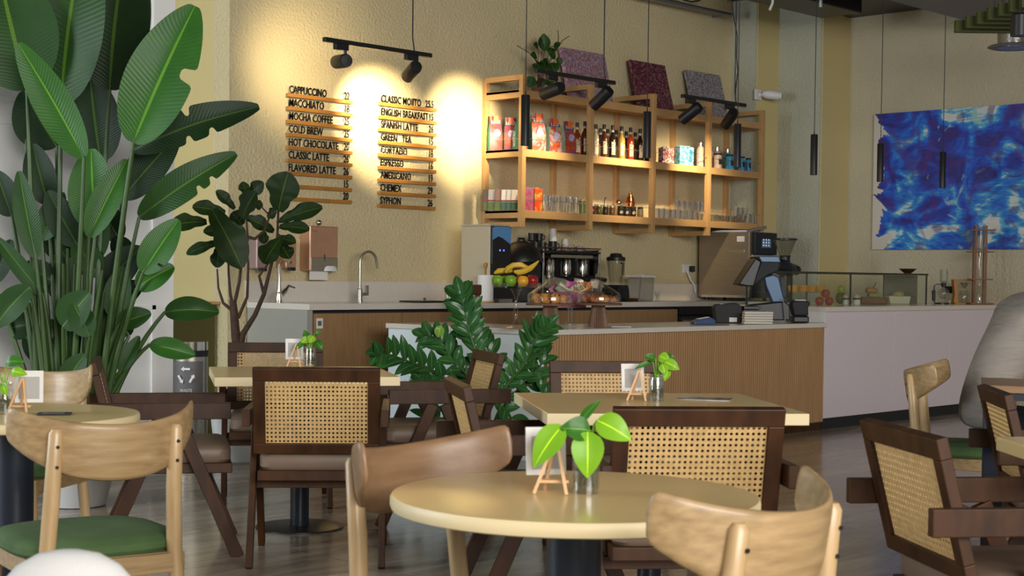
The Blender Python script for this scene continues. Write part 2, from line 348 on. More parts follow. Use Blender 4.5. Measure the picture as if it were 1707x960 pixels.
# ================================================================ BACK COUNTER
g = thing('back_counter', 'white stone back counter with pale oak doors along the menu wall', 'counter', (6.98, 8.75, 0))
L = 13.19-6.98
MB().box(0, L, -.02, .73, .955, 1.0).build('worktop', m_quartz, g, smooth=False, bevel=.004)
MB().box(0, .05, 0, .72, 0, .955).build('side_panel', pm('side_panel_grey', (.34,.335,.29), rough=.4), g, smooth=False)
MB().box(0, L, .72, .75, 1.0, 1.16).build('backsplash', m_quartz, g, smooth=False)
MB().box(.05, L, .05, .70, .08, .95).build('carcass', m_blackm, g, smooth=False)
MB().box(.05, L, .08, .70, 0, .08).build('plinth', m_blackm, g, smooth=False)
xs = [.06, .93, 1.80, 2.67, 3.54, 4.38]
for i in range(5):
    d = MB().box(xs[i]+.003, xs[i+1]-.003, .0, .05, .09, .93).build('door', m_door, g, smooth=False, bevel=.002)
    x = xs[i]+.05 if i == 0 else xs[i+1]-.06
    if i in (0, 1): 
        t = MB().box(x-.025, x+.035, -.002, 0, .82, .895).build('sticker', m_paper, d, smooth=False)
        MB().box(x-.012, x+.022, -.003, -.001, .84, .875).build('symbol', m_grey, t, smooth=False)
for i, (a, b_) in enumerate(((4.44, 4.90), (5.0, 5.55), (5.58, 6.12))):
    d = MB().box(a, b_, .0, .05, .12, .86).build('fridge_door', pm('dark_fridge', (.03,.033,.035), rough=.25), g, smooth=False, bevel=.003)
    MB().box(a+.03, b_-.03, -.02, 0, .80, .83).build('handle', m_steel, d, smooth=False)
MB().box(4.4, 6.18, .0, .045, .875, .945).build('vent_strip', m_black, g, smooth=False)
# ================================================================ FRONT COUNTER
g = thing('bar_counter', 'long ribbed wood service counter with a white stone top and pale end panel', 'counter', (7.37, 6.77, 0))
LX = 10.725-7.37
rb = MB()
n = int(LX/.027)
for i in range(n):
    x = .03+i*(LX-.03)/n; r_ = .0082
    b = len(rb.v)
    for z in (.07, .835):
        for k in range(5):
            t = PI*k/4; rb.v.append((x+r_-r_*math.cos(t), -(math.sin(t)**.5 if t < PI-.01 and t > .01 else 0)*.016, z))
    for k in range(4): rb.face(b+k, b+k+1, b+5+k+1, b+5+k)
    rb.face(*[b+5+k for k in range(5)])
rb.build('ribbed_front', m_flute, g)
MB().box(.0, LX, .0, .03, .06, .835).build('front_backing', m_fluteb, g, smooth=False)
MB().box(.02, LX, .05, .7, 0, .83).build('carcass', m_door, g, smooth=False)
MB().box(.03, LX, .015, .05, 0, .06).build('plinth', m_walnut, g, smooth=False)
MB().box(-.01, .0, -.0, 1.52, 0.0, .835).build('end_panel', m_panel, g, smooth=False)
tp = MB(); tp.box(-.03, LX, -.035, .74, .835, .87); tp.box(-.03, .62, .74, 1.53, .835, .87)
tp.build('worktop', m_quartz, g, smooth=False, bevel=.003)
MB().box(.0, .6, .70, 1.51, 0, .83).build('return_carcass', m_door, g, smooth=False)
g = thing('display_counter', 'taller glossy white counter that carries the glass food case', 'counter', (10.74, 6.77, 0))
LD = XB-10.74-.005
MB().box(0, LD, 0, .85, .09, .96).build('body', m_gloss, g, smooth=False, bevel=.003)
MB().box(0.005, LD, .02, .83, 0, .09).build('plinth', m_blackm, g, smooth=False)
MB().box(-.008, LD, -.02, .86, .96, 1.0).build('worktop', m_quartz, g, smooth=False, bevel=.003)
MB().box(-.010, .0, .0, .85, .872, .96).build('side_cheek', m_white, g, smooth=False)
for i in range(3): MB().box(1.1+i*1.0, 1.102+i*1.0, -.0015, 0, .09, .96).build('panel_joint', m_gloss, g, smooth=False)
# ================================================================ WALL SHELF
YF, ZS = 9.013, (1.785, 2.31, 2.815)
PX = [9.527, 10.41, 11.31, 12.18, 13.09]
shelf = thing('wall_shelf', 'open maple shelving frame on the wall above the coffee machines', 'shelf', (0,0,0))
for i, x in enumerate(PX):
    MB().box(x-.025, x+.025, YF, YF+.045, 1.64, 2.945).build('post', m_maple, shelf, smooth=False, bevel=.002)
    MB().box(x-.025, x+.025, YA-.045, YA-.001, 1.64, 2.945).build('post', m_maple, shelf, smooth=False, bevel=.002)
    for z in (1.64, 2.90): MB().box(x-.025, x+.025, YF+.045, YA-.045, z, z+.045).build('cross_rail', m_maple, shelf, smooth=False, bevel=.002)
for z in ZS:
    MB().box(PX[0]-.02, PX[-1]+.02, YF+.05, YA-.002, z-.02, z).build('shelf_board', m_maple, shelf, smooth=False)
    for i in range(4):
        MB().box(PX[i]+.0251, PX[i+1]-.0251, YF+.012, YF+.05, z-.065, z+.001).build('front_lip', m_maple, shelf, smooth=False, bevel=.002)
    for x, s_ in ((PX[0], 1), (PX[-1], 1)): MB().box(x-.02, x+.02, YF+.045, YA-.045, z-.065, z+.002).build('side_rail', m_maple, shelf, smooth=False)
for z in (2.40, 1.875):
    for i in range(4): MB().tube([(PX[i]+.02, YF+.02, z), (PX[i+1]-.02, YF+.02, z)], .0022, 5).build('guard_wire', m_steel, shelf)
    MB().tube([(PX[0], YF+.04, z), (PX[0], YA-.04, z)], .0022, 5).build('guard_wire', m_steel, shelf)
# ================================================================ MENU
FNT = None
def textmesh(s, size, mat, name, parent, loc, rot=(PI/2,0,0), sx=.78, depth=.002, align='LEFT'):
    cu_ = bpy.data.curves.new('t', 'FONT'); cu_.body = s; cu_.size = size; cu_.extrude = depth; cu_.align_x = align; cu_.resolution_u = 2
    if depth > .001: cu_.offset = .0009
    ob = bpy.data.objects.new('t', cu_); COL.objects.link(ob); bpy.context.view_layer.update()
    me = bpy.data.meshes.new_from_object(ob.evaluated_get(bpy.context.evaluated_depsgraph_get())); bpy.data.objects.remove(ob)
    for v in me.vertices: v.co.x *= sx
    me.materials.clear(); me.materials.append(mat)
    o = bpy.data.objects.new(name, me); COL.objects.link(o); o.parent = parent; o.location = loc; o.rotation_euler = rot; return o
m_letter = pm('black_letter', (.008,.008,.008), rough=.9, spec=.1)
L1 = [('CAPPUCCINO','22',155),('MACCHIATO','18',177),('MOCHA COFFEE','25',199.5),('COLD BREW','25',221),('HOT CHOCOLATE','20',243),('CLASSIC LATTE','26',264),('FLAVORED LATTE','26',285.5),('','15',307),('','20',328)]
L2 = [('CLASSIC MOJITO','25.5',170),('ENGLISH BREAKFAST','15',192),('SPANISH LATTE','26',213),('GREEN   TEA','15',234),('CORTADO','18',255.5),('ESPRESSO','16',276.5),('AMERICANO','19',297.5),('CHEMEX','29',318.5),('SYPHON','26',340)]
for (rows, xa, xb, ylo) in ((L1, 480, 588, 0), (L2, 634, 728, 0)):
    A0 = W(xa, 150, Y=YA-.03); B0 = W(xb, 160, Y=YA-.03); wid = B0.x-A0.x
    for i, (t, p, y) in enumerate(rows):
        z = W(xa, y, Y=YA-.03).z
        if rows is L1: lb = f'wooden menu strip reading {t} {p}' if t else f'wooden menu strip with only the price {p} showing beside the fig leaves'
        else: lb = f'wooden menu strip reading {t.replace("   "," ")} {p}'
        k = thing('menu_strip', lb, 'menu sign', (A0.x, YA-.001, z), 0, 'wooden menu strips on the wall')
        MB().box(0, wid, -.035, 0, -.028, 0).build('ledge', m_orange_w, k, smooth=False, bevel=.002)
        if t: textmesh(t, .084, m_letter, 'lettering', k, (.015, -.025, .004), sx=.70 if len(t) < 16 else .665)
        textmesh(p, .084, m_letter, 'price', k, (wid-.03, -.025, .004), sx=.66, align='RIGHT')
# ================================================================ LAMPS
def aimT(p, t):
    T = (Vector(t)-Vector(p)).to_track_quat('-Z', 'Y').to_matrix().to_4x4(); return T
WARM = (1, .79, .48)
def track(xa, ya, xb, yb, Y, heads, label, cords):
    A = W(xa, ya, Y=Y); B = W(xb, yb, Y=Y); z = (A.z+B.z)/2
    g = thing('track_light', label, 'track light', (A.x, Y, z))
    MB().box(0, B.x-A.x, -.018, .018, -.012, .02).build('rail', m_black, g, smooth=False, bevel=.003)
    for cx in cords:
        X = W(cx, ya, Y=Y).x-A.x
        MB().tube([(X, 0, .02), (X-.02, 0, .12), (X-.02, 0, 4.12-z)], .006, 6).build('hanging_cord', m_black, g)
    for hx, hy, tx, ty, tY, en, sz in heads:
        c = W(hx, hy, Y=Y); tgt = W(tx, ty, Y=tY); L = Vector((c.x-A.x, 0, -.135))
        T = aimT(c, tgt); T.translation = L
        MB().box(L.x-.07, L.x+.05, -.018, .018, -.055, -.012).build('adapter', m_black, g, smooth=False, bevel=.003)
        MB().tube([(L.x+.03, 0, -.05), (L.x+.03, 0, -.10), (L.x, 0, -.13)], .012, 8).build('stem', m_black, g)
        h = MB().lathe([(.044,-.11),(.050,-.11),(.050,.085),(.043,.105),(.001,.107)], n=24, T=T, cap=False).build('lamp_head', m_black, g)
        MB().lathe([(.001,-.09),(.043,-.09),(.043,-.098),(.001,-.098)], n=20, T=T).build('lens', pm('lamp_lens', (1,.9,.7), emit=((1,.82,.5), 5)), h)
        wp = Vector((c.x, Y, z-.135)); d = (tgt-wp).normalized()
        light('SPOT', 'track_spot_beam', wp+d*.125, en, WARM, tgt, spot_size=sz, spot_blend=1, shadow_soft_size=.03)
track(540, 66, 718, 94, 8.6, [(570,102,500,112,YA,36,1.7), (687,122,622,198,YA,270,1.1)], 'black track light with two spots in front of the menu wall', [691])
track(893, 119, 1024, 139, 8.35, [(921,153,768,215,YA,270,1.0), (1003,166,905,262,9.0,65,1.25)], 'black track light before the left half of the wall shelf', [1009])
track(1137, 158, 1242, 179, 8.35, [(1152,190,1045,275,9.0,100,1.25), (1217,200,1160,285,9.0,100,1.25)], 'black track light before the right half of the wall shelf', [1227])
pend = None
for i, (x, yt, yb, lb) in enumerate(((875,160,245,'black tube pendant in front of the orange and green coffee bags'), (1078,183,268,'black tube pendant in front of the dark syrup bottles'), (1229,205,283,'black tube pendant in front of the blue tins'),
        (1357,223,290,'black tube pendant before the stepped wall corner, left of the painting'), (1468,241,303,'black tube pendant over the left edge of the blue painting'), (1572,252,312,'black tube pendant hanging furthest right before the blue painting'))):
    p = W(x, 250, Y=7.1); loc = (p.x, 7.1, 2.10)
    if pend is None:
        pend = thing('pendant_lamp', lb, 'pendant lamp', loc, 0, 'tube pendants above the counters')
        MB().lathe([(.026,.012),(.03,0),(.03,.335),(.027,.34),(.006,.34),(.004,.37)], n=24, cap=False).build('tube', m_black, pend)
        MB().lathe([(.001,.012),(.026,.012),(.026,.016),(.001,.016)], n=20).build('lens', pm('pendant_lens', (1,.95,.85), emit=((1,.9,.7), 4)), pend)
        MB().tube([(0,0,.36), (0,0,2.02)], .0035, 6).build('cord', m_black, pend)
    else: dup(pend, loc, 0, lb)
    light('SPOT', 'pendant_beam', (loc[0], loc[1], loc[2]-.01), 6, (1,.85,.6), (loc[0], loc[1], 0), spot_size=1.1, spot_blend=.8, shadow_soft_size=.03)
# ================================================================ CCTV, PAINTING, CANVASES
p = W(1262, 158, Y=9.18)
g = thing('security_camera', 'small white security camera on the wall right of the shelf', 'camera', (p.x, 9.185, p.z))
MB().box(-.05, .05, -.03, 0, -.055, .055).build('wall_plate', m_white, g, smooth=False, bevel=.006)
MB().tube([(0,-.02,0),(.05,-.07,.0)], .02, 10).build('arm', m_white, g)
h = MB().tube([(.01,-.07,.005),(.03,-.11,.0),(.11,-.18,-.01),(.14,-.205,-.012)], [.03,.047,.045,.036], 16).build('camera_body', m_white, g)
MB().tube([(.138,-.203,-.012),(.148,-.212,-.013)], .024, 14).build('lens', m_black, h)
a = W(1453, 416, X=XB-.05); tp_ = W(1463, 190, X=XB-.05); y0 = a.y; z0 = a.z; z1 = tp_.z
g = thing('abstract_painting', 'large abstract painting in blue, purple, teal and white on the right wall', 'painting', (XB-.002, y0, z0))
def painting_mat():
    m = ramp_mat('abstract_blue_paint', [(.25,(.05,.02,.16)),(.36,(.02,.02,.20)),(.44,(.015,.05,.42)),(.50,(.01,.12,.60)),(.555,(.02,.22,.62)),(.60,(.10,.42,.62)),(.645,(.60,.66,.66)),(.72,(.62,.60,.55))], 2.1, 1.4, 9, .45, stretch=(1,1,1.25), seed=3.1)
    nt = m.node_tree; b = nt.nodes['Principled BSDF']; cr = [n for n in nt.nodes if n.type == 'VALTORGB'][0]
    tc = [n for n in nt.nodes if n.type == 'TEX_COORD'][0]; nz = [n for n in nt.nodes if n.type == 'TEX_NOISE'][0]
    # brushed streaks
    n2 = node(nt, 'ShaderNodeTexNoise'); n2.inputs['Scale'].default_value = 3; n2.inputs['Detail'].default_value = 5; n2.inputs['Distortion'].default_value = 4
    mp2 = node(nt, 'ShaderNodeMapping'); mp2.inputs['Rotation'].default_value = (.7,0,0); mp2.inputs['Scale'].default_value = (1,.7,3); nt.links.new(tc.outputs['Object'], mp2.inputs[0]); nt.links.new(mp2.outputs[0], n2.inputs[0])
    # position: bottom and top right of the canvas are paler, left margin bare
    s = node(nt, 'ShaderNodeSeparateXYZ'); nt.links.new(tc.outputs['Object'], s.inputs[0])
    def mr(sock, a0, a1, b0, b1):
        q = node(nt, 'ShaderNodeMapRange'); q.inputs[1].default_value = a0; q.inputs[2].default_value = a1; q.inputs[3].default_value = b0; q.inputs[4].default_value = b1; nt.links.new(sock, q.inputs[0]); return q.outputs[0]
    def add(a_, b_):
        q = node(nt, 'ShaderNodeMath', operation='ADD'); nt.links.new(a_, q.inputs[0])
        if isinstance(b_, float): q.inputs[1].default_value = b_
        else: nt.links.new(b_, q.inputs[1])
        return q.outputs[0]
    H = z1-z0
    low = mr(s.outputs[2], 0, H*.30, .12, 0); hi = mr(s.outputs[2], H*.80, H, 0, .05); st = mr(n2.outputs['Fac'], .3, .7, -.045, .045)
    v = add(add(add(add(nz.outputs['Fac'], low), hi), st), -.052)
    nt.links.new(v, cr.inputs[0])
    # ragged bare border at the left edge (y is 0 there and falls to the right)
    e = add(mr(s.outputs[1], 0, -.42, 1, 0), mr(nz.outputs['Fac'], .3, .7, -.38, .38)); 
    gt = node(nt, 'ShaderNodeMath', operation='GREATER_THAN'); gt.inputs[1].default_value = .76; nt.links.new(e, gt.inputs[0])
    n3 = node(nt, 'ShaderNodeTexNoise'); n3.inputs['Scale'].default_value = 2.6; n3.inputs['Detail'].default_value = 7; n3.inputs['Distortion'].default_value = 2.2
    mp3 = node(nt, 'ShaderNodeMapping'); mp3.inputs['Location'].default_value = (4, 9, 2); nt.links.new(tc.outputs['Object'], mp3.inputs[0]); nt.links.new(mp3.outputs[0], n3.inputs[0])
    pu = node(nt, 'ShaderNodeMix', data_type='RGBA'); pu.inputs[7].default_value = (.07,.022,.20,1); nt.links.new(mr(n3.outputs['Fac'], .54, .60, 0, .6), pu.inputs[0]); nt.links.new(cr.outputs[0], pu.inputs[6])
    te = node(nt, 'ShaderNodeMix', data_type='RGBA'); te.inputs[7].default_value = (.32,.55,.50,1); nt.links.new(mr(n3.outputs['Fac'], .36, .31, 0, .8), te.inputs[0]); nt.links.new(pu.outputs[2], te.inputs[6])
    mx = node(nt, 'ShaderNodeMix', data_type='RGBA'); mx.inputs[7].default_value = (.60,.56,.48,1); nt.links.new(gt.outputs[0], mx.inputs[0]); nt.links.new(te.outputs[2], mx.inputs[6]); nt.links.new(mx.outputs[2], b.inputs['Base Color'])
    return m
MB().box(-.045, 0, -2.3, 0, 0, z1-z0).build('canvas', painting_mat(), g, smooth=False)
def speck(name, cols, seed):
    n = len(cols); return ramp_mat(name, [(i/n, c) for i, c in enumerate(cols)], 95, voronoi=True, seed=seed)
cv = (((934,75),(1006,82),'tall canvas speckled pink, lilac and red, leaning on the wall above the shelf',[(.35,.10,.17),(.42,.30,.36),(.22,.16,.22),(.40,.38,.36),(.30,.08,.08),(.28,.24,.34)],.52),
      ((1049,96),(1107,105),'dark maroon speckled canvas leaning on the wall above the middle of the shelf',[(.06,.01,.02),(.12,.015,.04),(.20,.04,.07),(.04,.01,.02),(.14,.02,.05),(.28,.18,.16)],.44),
      ((1143,113),(1199,122),'grey and white speckled canvas leaning on the wall behind the right hand track light',[(.35,.33,.34),(.10,.09,.10),(.42,.40,.42),(.22,.20,.22),(.30,.26,.28),(.16,.14,.16)],.42))
for i, ((xa, ya_), (xb, yb_), lb, cols, h) in enumerate(cv):
    A = W(xa, ya_, Y=YA-.09); B = W(xb, yb_, Y=YA-.09); wd = B.x-A.x; hh = A.z-ZS[2]-.004
    g = thing('canvas_picture', lb, 'canvas', (A.x+wd/2+.02, YA-.20, ZS[2]+.001), 0, 'canvases on top of the wall shelf')
    T = Matrix.Rotation(-math.atan2(.14, hh), 4, 'X')
    MB().box(-wd/2, wd/2, -.02, .02, .004, hh, T).build('canvas', speck('speckled_canvas', cols, i*3.7), g, smooth=False)
    if i == 2: MB().ball((.03,-.03,.20), .03, 12, (1,.3,1.2), T).build('red_sticker', pm('red_gloss', (.5,.01,.015), rough=.2), g)
# ================================================================ SHELF STOCK
def at_shelf(x, Y, lvl): p = W(x, 300, Y=Y); return (p.x, Y, ZS[lvl]+.0015)
def bag(x, Y, h, lb, c_front, c_side, rz=0.25, w_=.13):
    g = thing('coffee_bag', lb, 'coffee bag', at_shelf(x, Y, 1), rz, 'coffee bags on the middle shelf')
    m = MB(); D = .09; b0 = 0
    secs = [(0,1,1),(.10,1.03,1.05),(.45,1.04,1.0),(.66,.98,.62),(.80,.90,.22),(1.0,.86,.10)]
    for t, sx, sy in secs:
        for px, py in ((-1,-1),(0,-1.12),(1,-1),(1.06,0),(1,1),(0,1.1),(-1,1),(-1.06,0)): m.vert((px*w_/2*sx, py*D/2*sy, t*h))
    for i in range(5):
        for k in range(8):
            m.cur = 1 if k in (2,3,6,7) else 0
            m.face(i*8+k, i*8+(k+1) % 8, i*8+8+(k+1) % 8, i*8+8+k)
    m.cur = 0; m.face(*range(7,-1,-1)); m.face(*[40+k for k in range(8)])
    m.build('bag_body', [c_front, c_side], g)
    MB().box(-w_*.2, w_*.2, -.035, -.024, h*.80, h*.99, ).build('orange_flap', m_orange, g, smooth=False)
    MB().prism([(-w_*.43, .76*h), (w_*.43, .76*h), (w_*.40, .84*h), (-w_*.40, .84*h)], .002, at((0,-D*.26-.004,0))).build('name_band', m_bluelab, g, smooth=False)
    textmesh('I.O.O', .045, m_letw, 'lettering', g, (-.045, -D*.26-.0065, .775*h), sx=.8, depth=.0008)
    d = MB().lathe([(.001,-.002),(.033,-.002),(.033,.002),(.001,.002)], (0,0,0), 18, Matrix.Translation((0.006,-D*.545,h*.5)) @ Matrix.Rotation(PI/2, 4, 'X')).build('round_emblem', m_emblem, g)
    textmesh('NUOTALE', .032, m_letw, 'side_lettering', g, (-w_*.56, .018, .03), rot=(PI/2, -PI/2, -PI/2), sx=.9, depth=.0008)
    return g
m_orange = pm('orange_print', (.75,.13,.02), rough=.45); m_bluelab = pm('blue_print', (.03,.09,.20), rough=.45); m_letw = pm('white_print', (.75,.78,.75), rough=.5)
m_emblem = ramp_mat('emblem_print', [(.3,(.05,.05,.2)),(.5,(.35,.3,.5)),(.7,(.7,.65,.7))], 60, 1)
m_teal = pm('teal_print', (.03,.28,.24), rough=.45); m_mint = pm('mint_print', (.30,.55,.42), rough=.45); m_dgreen = pm('green_print', (.03,.17,.10), rough=.45)
m_bagf = [ramp_mat('bag_print', [(.30,(.40,.035,.01)),(.48,(.50,.07,.015)),(.56,(.06,.07,.18)),(.64,(.42,.05,.06))], 13, 1.5, 3, .45, seed=s_) for s_ in (1, 5)]
m_bagp = [ramp_mat('bag_print_pale', [(.30,(.50,.06,.01)),(.46,(.52,.10,.03)),(.55,(.36,.26,.36)),(.66,(.50,.40,.14))], 13, 1.5, 3, .45, seed=s_) for s_ in (2, 8)]
bag(824, 9.40, .305, 'orange coffee bag with teal sides, leftmost on the middle shelf', m_bagf[0], m_teal, -.5, .11)
bag(850, 9.29, .29, 'orange and teal coffee bag, second from the left on the middle shelf', m_bagf[1], m_teal, -.7, .11)
bag(866, 9.17, .31, 'coffee bag with a dark folded top, half hidden behind the front shelf post', m_bagf[0], m_dgreen, .3, .10)
bag(894, 9.13, .33, 'pale pink and orange coffee bag with a dark green side, right of the first pendant', m_bagp[0], m_dgreen, -.35)
bag(921, 9.15, .305, 'orange and white coffee bag with a mint side, between two others', m_bagp[1], m_mint, -.2)
bag(945, 9.17, .30, 'orange coffee bag with a navy emblem, next to the amber bottle', m_bagf[1], m_mint, -.15, .12)
def bottle(x, Y, lb, liquid, h=.31, r=.036, cap=None, lab=True):
    g = thing('syrup_bottle', lb, 'bottle', at_shelf(x, Y, 1), -.5, 'syrup bottles on the middle shelf')
    MB().lathe([(r*.9,0),(r,.008),(r,h*.55),(r*.93,h*.62),(r*.45,h*.74),(.013,h*.80),(.013,h*.90)], n=20).build('bottle_body', liquid, g)
    MB().lathe([(.016,h*.87),(.016,h),(.012,h+.002)], n=14).build('cap', cap or m_black, g)
    MB().lathe([(.0145,h*.80),(.0145,h*.868)], n=14, cap=False).build('neck_label', m_labp, g)
    if lab:
        m = MB(); n = 8
        for i in range(n+1):
            t = -PI/2-.55+1.1*i/n
            for z in (h*.12, h*.50): m.vert(((r+.0008)*math.cos(t), (r+.0008)*math.sin(t), z))
        for i in range(n): m.face(2*i, 2*i+2, 2*i+3, 2*i+1)
        m.build('label', m_labp, g)
    return g
m_labp = ramp_mat('bottle_label', [(.35,(.45,.36,.22)),(.5,(.62,.55,.40)),(.62,(.25,.12,.07))], 45, 0, 3, .6)
def liq(name, c): return pm(name, c, rough=.08, coat=.6)
q_amber = liq('syrup_amber', (.22,.035,.008)); q_brown = liq('syrup_brown', (.075,.018,.008)); q_dark = liq('syrup_dark', (.018,.008,.006)); q_gold = liq('syrup_gold', (.36,.22,.05)); q_red = liq('syrup_red', (.30,.035,.010)); q_clear = liq('syrup_clear', (.40,.34,.22)); q_olive = liq('syrup_olive', (.13,.09,.02))
for x, Y, q, lb in ((961,9.24,q_amber,'amber syrup bottle next to the last coffee bag'), (974,9.12,q_brown,'brown syrup bottle left of the second front post'), (992,9.22,q_clear,'clear syrup bottle with a patterned label, right of the second front post'),
        (1006,9.16,q_brown,'brown syrup bottle with a cream label, beside the patterned one'), (1020,9.15,q_dark,'black syrup bottle with a pink label'), (1035,9.15,q_gold,'pale gold syrup bottle right of the black one'),
        (1050,9.15,q_red,'red amber syrup bottle with a white label'), (1066,9.16,q_dark,'dark syrup bottle just left of the second pendant'), (1080,9.18,q_brown,'brown syrup bottle hidden partly by the second pendant')):
    bottle(x, Y, lb, q)
for i, (x, q) in enumerate(((1000,q_dark),(1012,q_olive),(1026,q_brown),(1043,q_dark),(1058,q_olive))): bottle(x, 9.36, ('dark','olive','brown','black','olive green')[i]+' syrup bottle in the back row, '+('behind the cream label','left of the black bottle','behind the black bottle','behind the gold bottle','behind the red amber bottle')[i], q, .30)
def carton(x, Y, lvl, w_, h, d, mat, lb, rz=-.2, name='carton', cat='box', grp=None, win=None):
    g = thing(name, lb, cat, at_shelf(x, Y, lvl), rz, grp)
    MB().box(-w_/2, w_/2, -d/2, d/2, 0, h).build('carton_body', mat, g, smooth=False, bevel=.003)
    MB().prism([(-w_/2+.003, h), (w_/2-.003, h), (w_/2-.02, h+.012), (-w_/2+.02, h+.012)], .004).build('top_flap', mat, g, smooth=False)
    if win: MB().box(-w_*.3, w_*.3, -d/2-.001, -d/2, h*.25, h*.65).build('label', win, g, smooth=False)
    return g
carton(1110, 9.16, 1, .14, .16, .07, speck('dotted_print', [(.55,.50,.44),(.30,.05,.06),(.05,.05,.18),(.55,.50,.44),(.50,.10,.05)], 2), 'white box with red and navy rings, on the middle shelf')
carton(1140, 9.18, 1, .18, .19, .08, ramp_mat('blue_wave_print', [(.38,(.02,.20,.42)),(.48,(.10,.45,.55)),(.55,(.60,.70,.66)),(.62,(.05,.35,.42))], 14, 3), 'pale box with a swirling blue print, on the middle shelf')
def flask(x, Y, lb, mat, h=.21, r=.036):
    g = thing('flask', lb, 'flask', at_shelf(x, Y, 1), 0, 'flasks on the middle shelf')
    MB().lathe([(r*.95,0),(r,.006),(r,h*.74),(r*.6,h*.84),(r*.6,h*.86)], n=20).build('flask_body', mat, g)
    MB().lathe([(r*.68,h*.85),(r*.68,h),(r*.5,h+.006)], n=18).build('cap', m_chrome, g)
def tin(x, Y, lb, mat, h=.125, r=.042):
    g = thing('tin', lb, 'tin', at_shelf(x, Y, 1), 0, 'tins on the middle shelf')
    MB().lathe([(r*.97,0),(r,.004),(r,h*.9)], n=22).build('tin_body', mat, g)
    MB().lathe([(r*1.03,h*.9),(r*1.03,h),(r*.97,h+.003)], n=22).build('lid', m_blackm, g)
    m = MB()
    for i in range(7):
        t = -PI/2-.7+1.4*i/6
        for z in (h*.3, h*.66): m.vert(((r+.0008)*math.cos(t), (r+.0008)*math.sin(t), z))
    for i in range(6): m.face(2*i, 2*i+2, 2*i+3, 2*i+1)
    m.build('label', pm('tin_label', (.03,.04,.08), noise=.9, nscale=80, rough=.5), g)
m_rose = ramp_mat('rose_print', [(.4,(.45,.28,.22)),(.55,(.60,.45,.38)),(.65,(.40,.38,.40))], 40, 1)
m_tealp = ramp_mat('teal_flask_print', [(.4,(.02,.15,.17)),(.55,(.08,.30,.30)),(.65,(.25,.38,.36))], 40, 1)
m_bluetin = ramp_mat('blue_tin_print', [(.4,(.01,.20,.42)),(.55,(.02,.34,.55)),(.66,(.5,.6,.6))], 26, 1, stretch=(1,1,.4))
flask(1167, 9.14, 'rosy patterned flask with a chrome cap, left of the fourth front post', m_rose, .245, .042)
flask(1184, 9.30, 'rosy flask half hidden behind the fourth front post', m_rose, .23)
flask(1195, 9.28, 'rosy flask standing behind the pink tin', m_rose, .24)
flask(1212, 9.30, 'teal flask with a chrome cap behind the blue tins', m_tealp, .235, .042)
flask(1224, 9.36, 'grey teal flask at the back, behind the blue tins', m_tealp, .20)
tin(1196, 9.13, 'pale pink tin with a black lid', m_rose, .155, .041)
tin(1216, 9.13, 'blue tin with a black lid, left of the third pendant', m_bluetin, .155, .041)
tin(1236, 9.14, 'blue tin with a black lid, just right of the third pendant', m_bluetin, .15, .032)
tin(1247, 9.16, 'darker blue tin, rightmost on the middle shelf', m_bluetin, .145, .026)
# ---- lower shelf
for i, (x, c, lb) in enumerate(((812,(.10,.06,.04),'brown'),(820,(.42,.38,.32),'beige'),(831,(.25,.12,.08),'reddish brown'),(842,(.62,.58,.50),'white'),(851,(.55,.50,.44),'pale grey'),(859,(.60,.55,.48),'cream'))):
    h = .185
    g = thing('tea_pouch', f'{lb} topped tea pouch with a green base, '+('leftmost','second','third','fourth','fifth','sixth')[i]+' on the lowest shelf', 'pouch', at_shelf(x, 9.43-(x-812)*.0042, 0), -.7, 'tea pouches on the lowest shelf')
    MB().prism([(-.032,.0),(.032,0),(.034,h*.5),(.030,h),(-.030,h),(-.034,h*.5)], .045).build('pouch_body', pm('pouch_top', c, rough=.45), g, smooth=False)
    MB().box(-.034, .034, -.0242, -.0228, .003, h*.42).build('green_panel', pm('pouch_green', ((.10,.16,.01) if i < 3 else (.02,.10,.04)), rough=.45, noise=.4, nscale=40), g, smooth=False)
    MB().box(-.034, .034, -.0243, -.0228, h*.44, h*.52).build('red_band', pm('pouch_red', (.20,.02,.02), rough=.45), g, smooth=False)
carton(879, 9.14, 0, .10, .20, .06, ramp_mat('magenta_print', [(.40,(.30,.03,.08)),(.50,(.38,.10,.16)),(.62,(.16,.10,.22))], 18, 1), 'magenta and violet snack box on the lowest shelf', name='snack_box')
carton(895, 9.15, 0, .085, .20, .06, ramp_mat('red_print', [(.40,(.60,.05,.01)),(.52,(.62,.12,.02)),(.58,(.55,.45,.05)),(.66,(.10,.25,.05))], 15, 1), 'red snack box with yellow and green fruit on the lowest shelf', name='snack_box')
tall = None
def glassware(lst, kind, grp, lb):
    proto = None
    for x, Y, z in lst:
        p = at_shelf(x, Y, 0); loc = (p[0], p[1], p[2]+z)
        if proto is None:
            proto = MB().lathe(kind, n=14, cap=False).build('glass_tumbler', m_glasst); proto.location = loc; tag(proto, lb, 'glass', grp)
        else:
            o = proto.copy(); COL.objects.link(o); o.location = loc
G_TALL = [(.001,.003),(.026,.003),(.028,.0),(.036,.148),(.034,.148),(.026,.012),(.001,.012)]
G_MID = [(.001,.003),(.030,.003),(.032,.0),(.038,.098),(.036,.098),(.030,.012),(.001,.012)]
G_LOW = [(.001,.003),(.026,.003),(.030,.0),(.040,.07),(.038,.07),(.026,.012),(.001,.012)]
glassware([(x, Y, 0) for x, Y in [(909,9.12),(919,9.12),(929,9.13),(939,9.13),(949,9.14),(959,9.14),(914,9.24),(924,9.24),(934,9.25),(944,9.25),(954,9.26),(963,9.26)]], G_TALL, 'tall glasses on the lowest shelf', 'tall clear glass in the rows right of the red snack box')
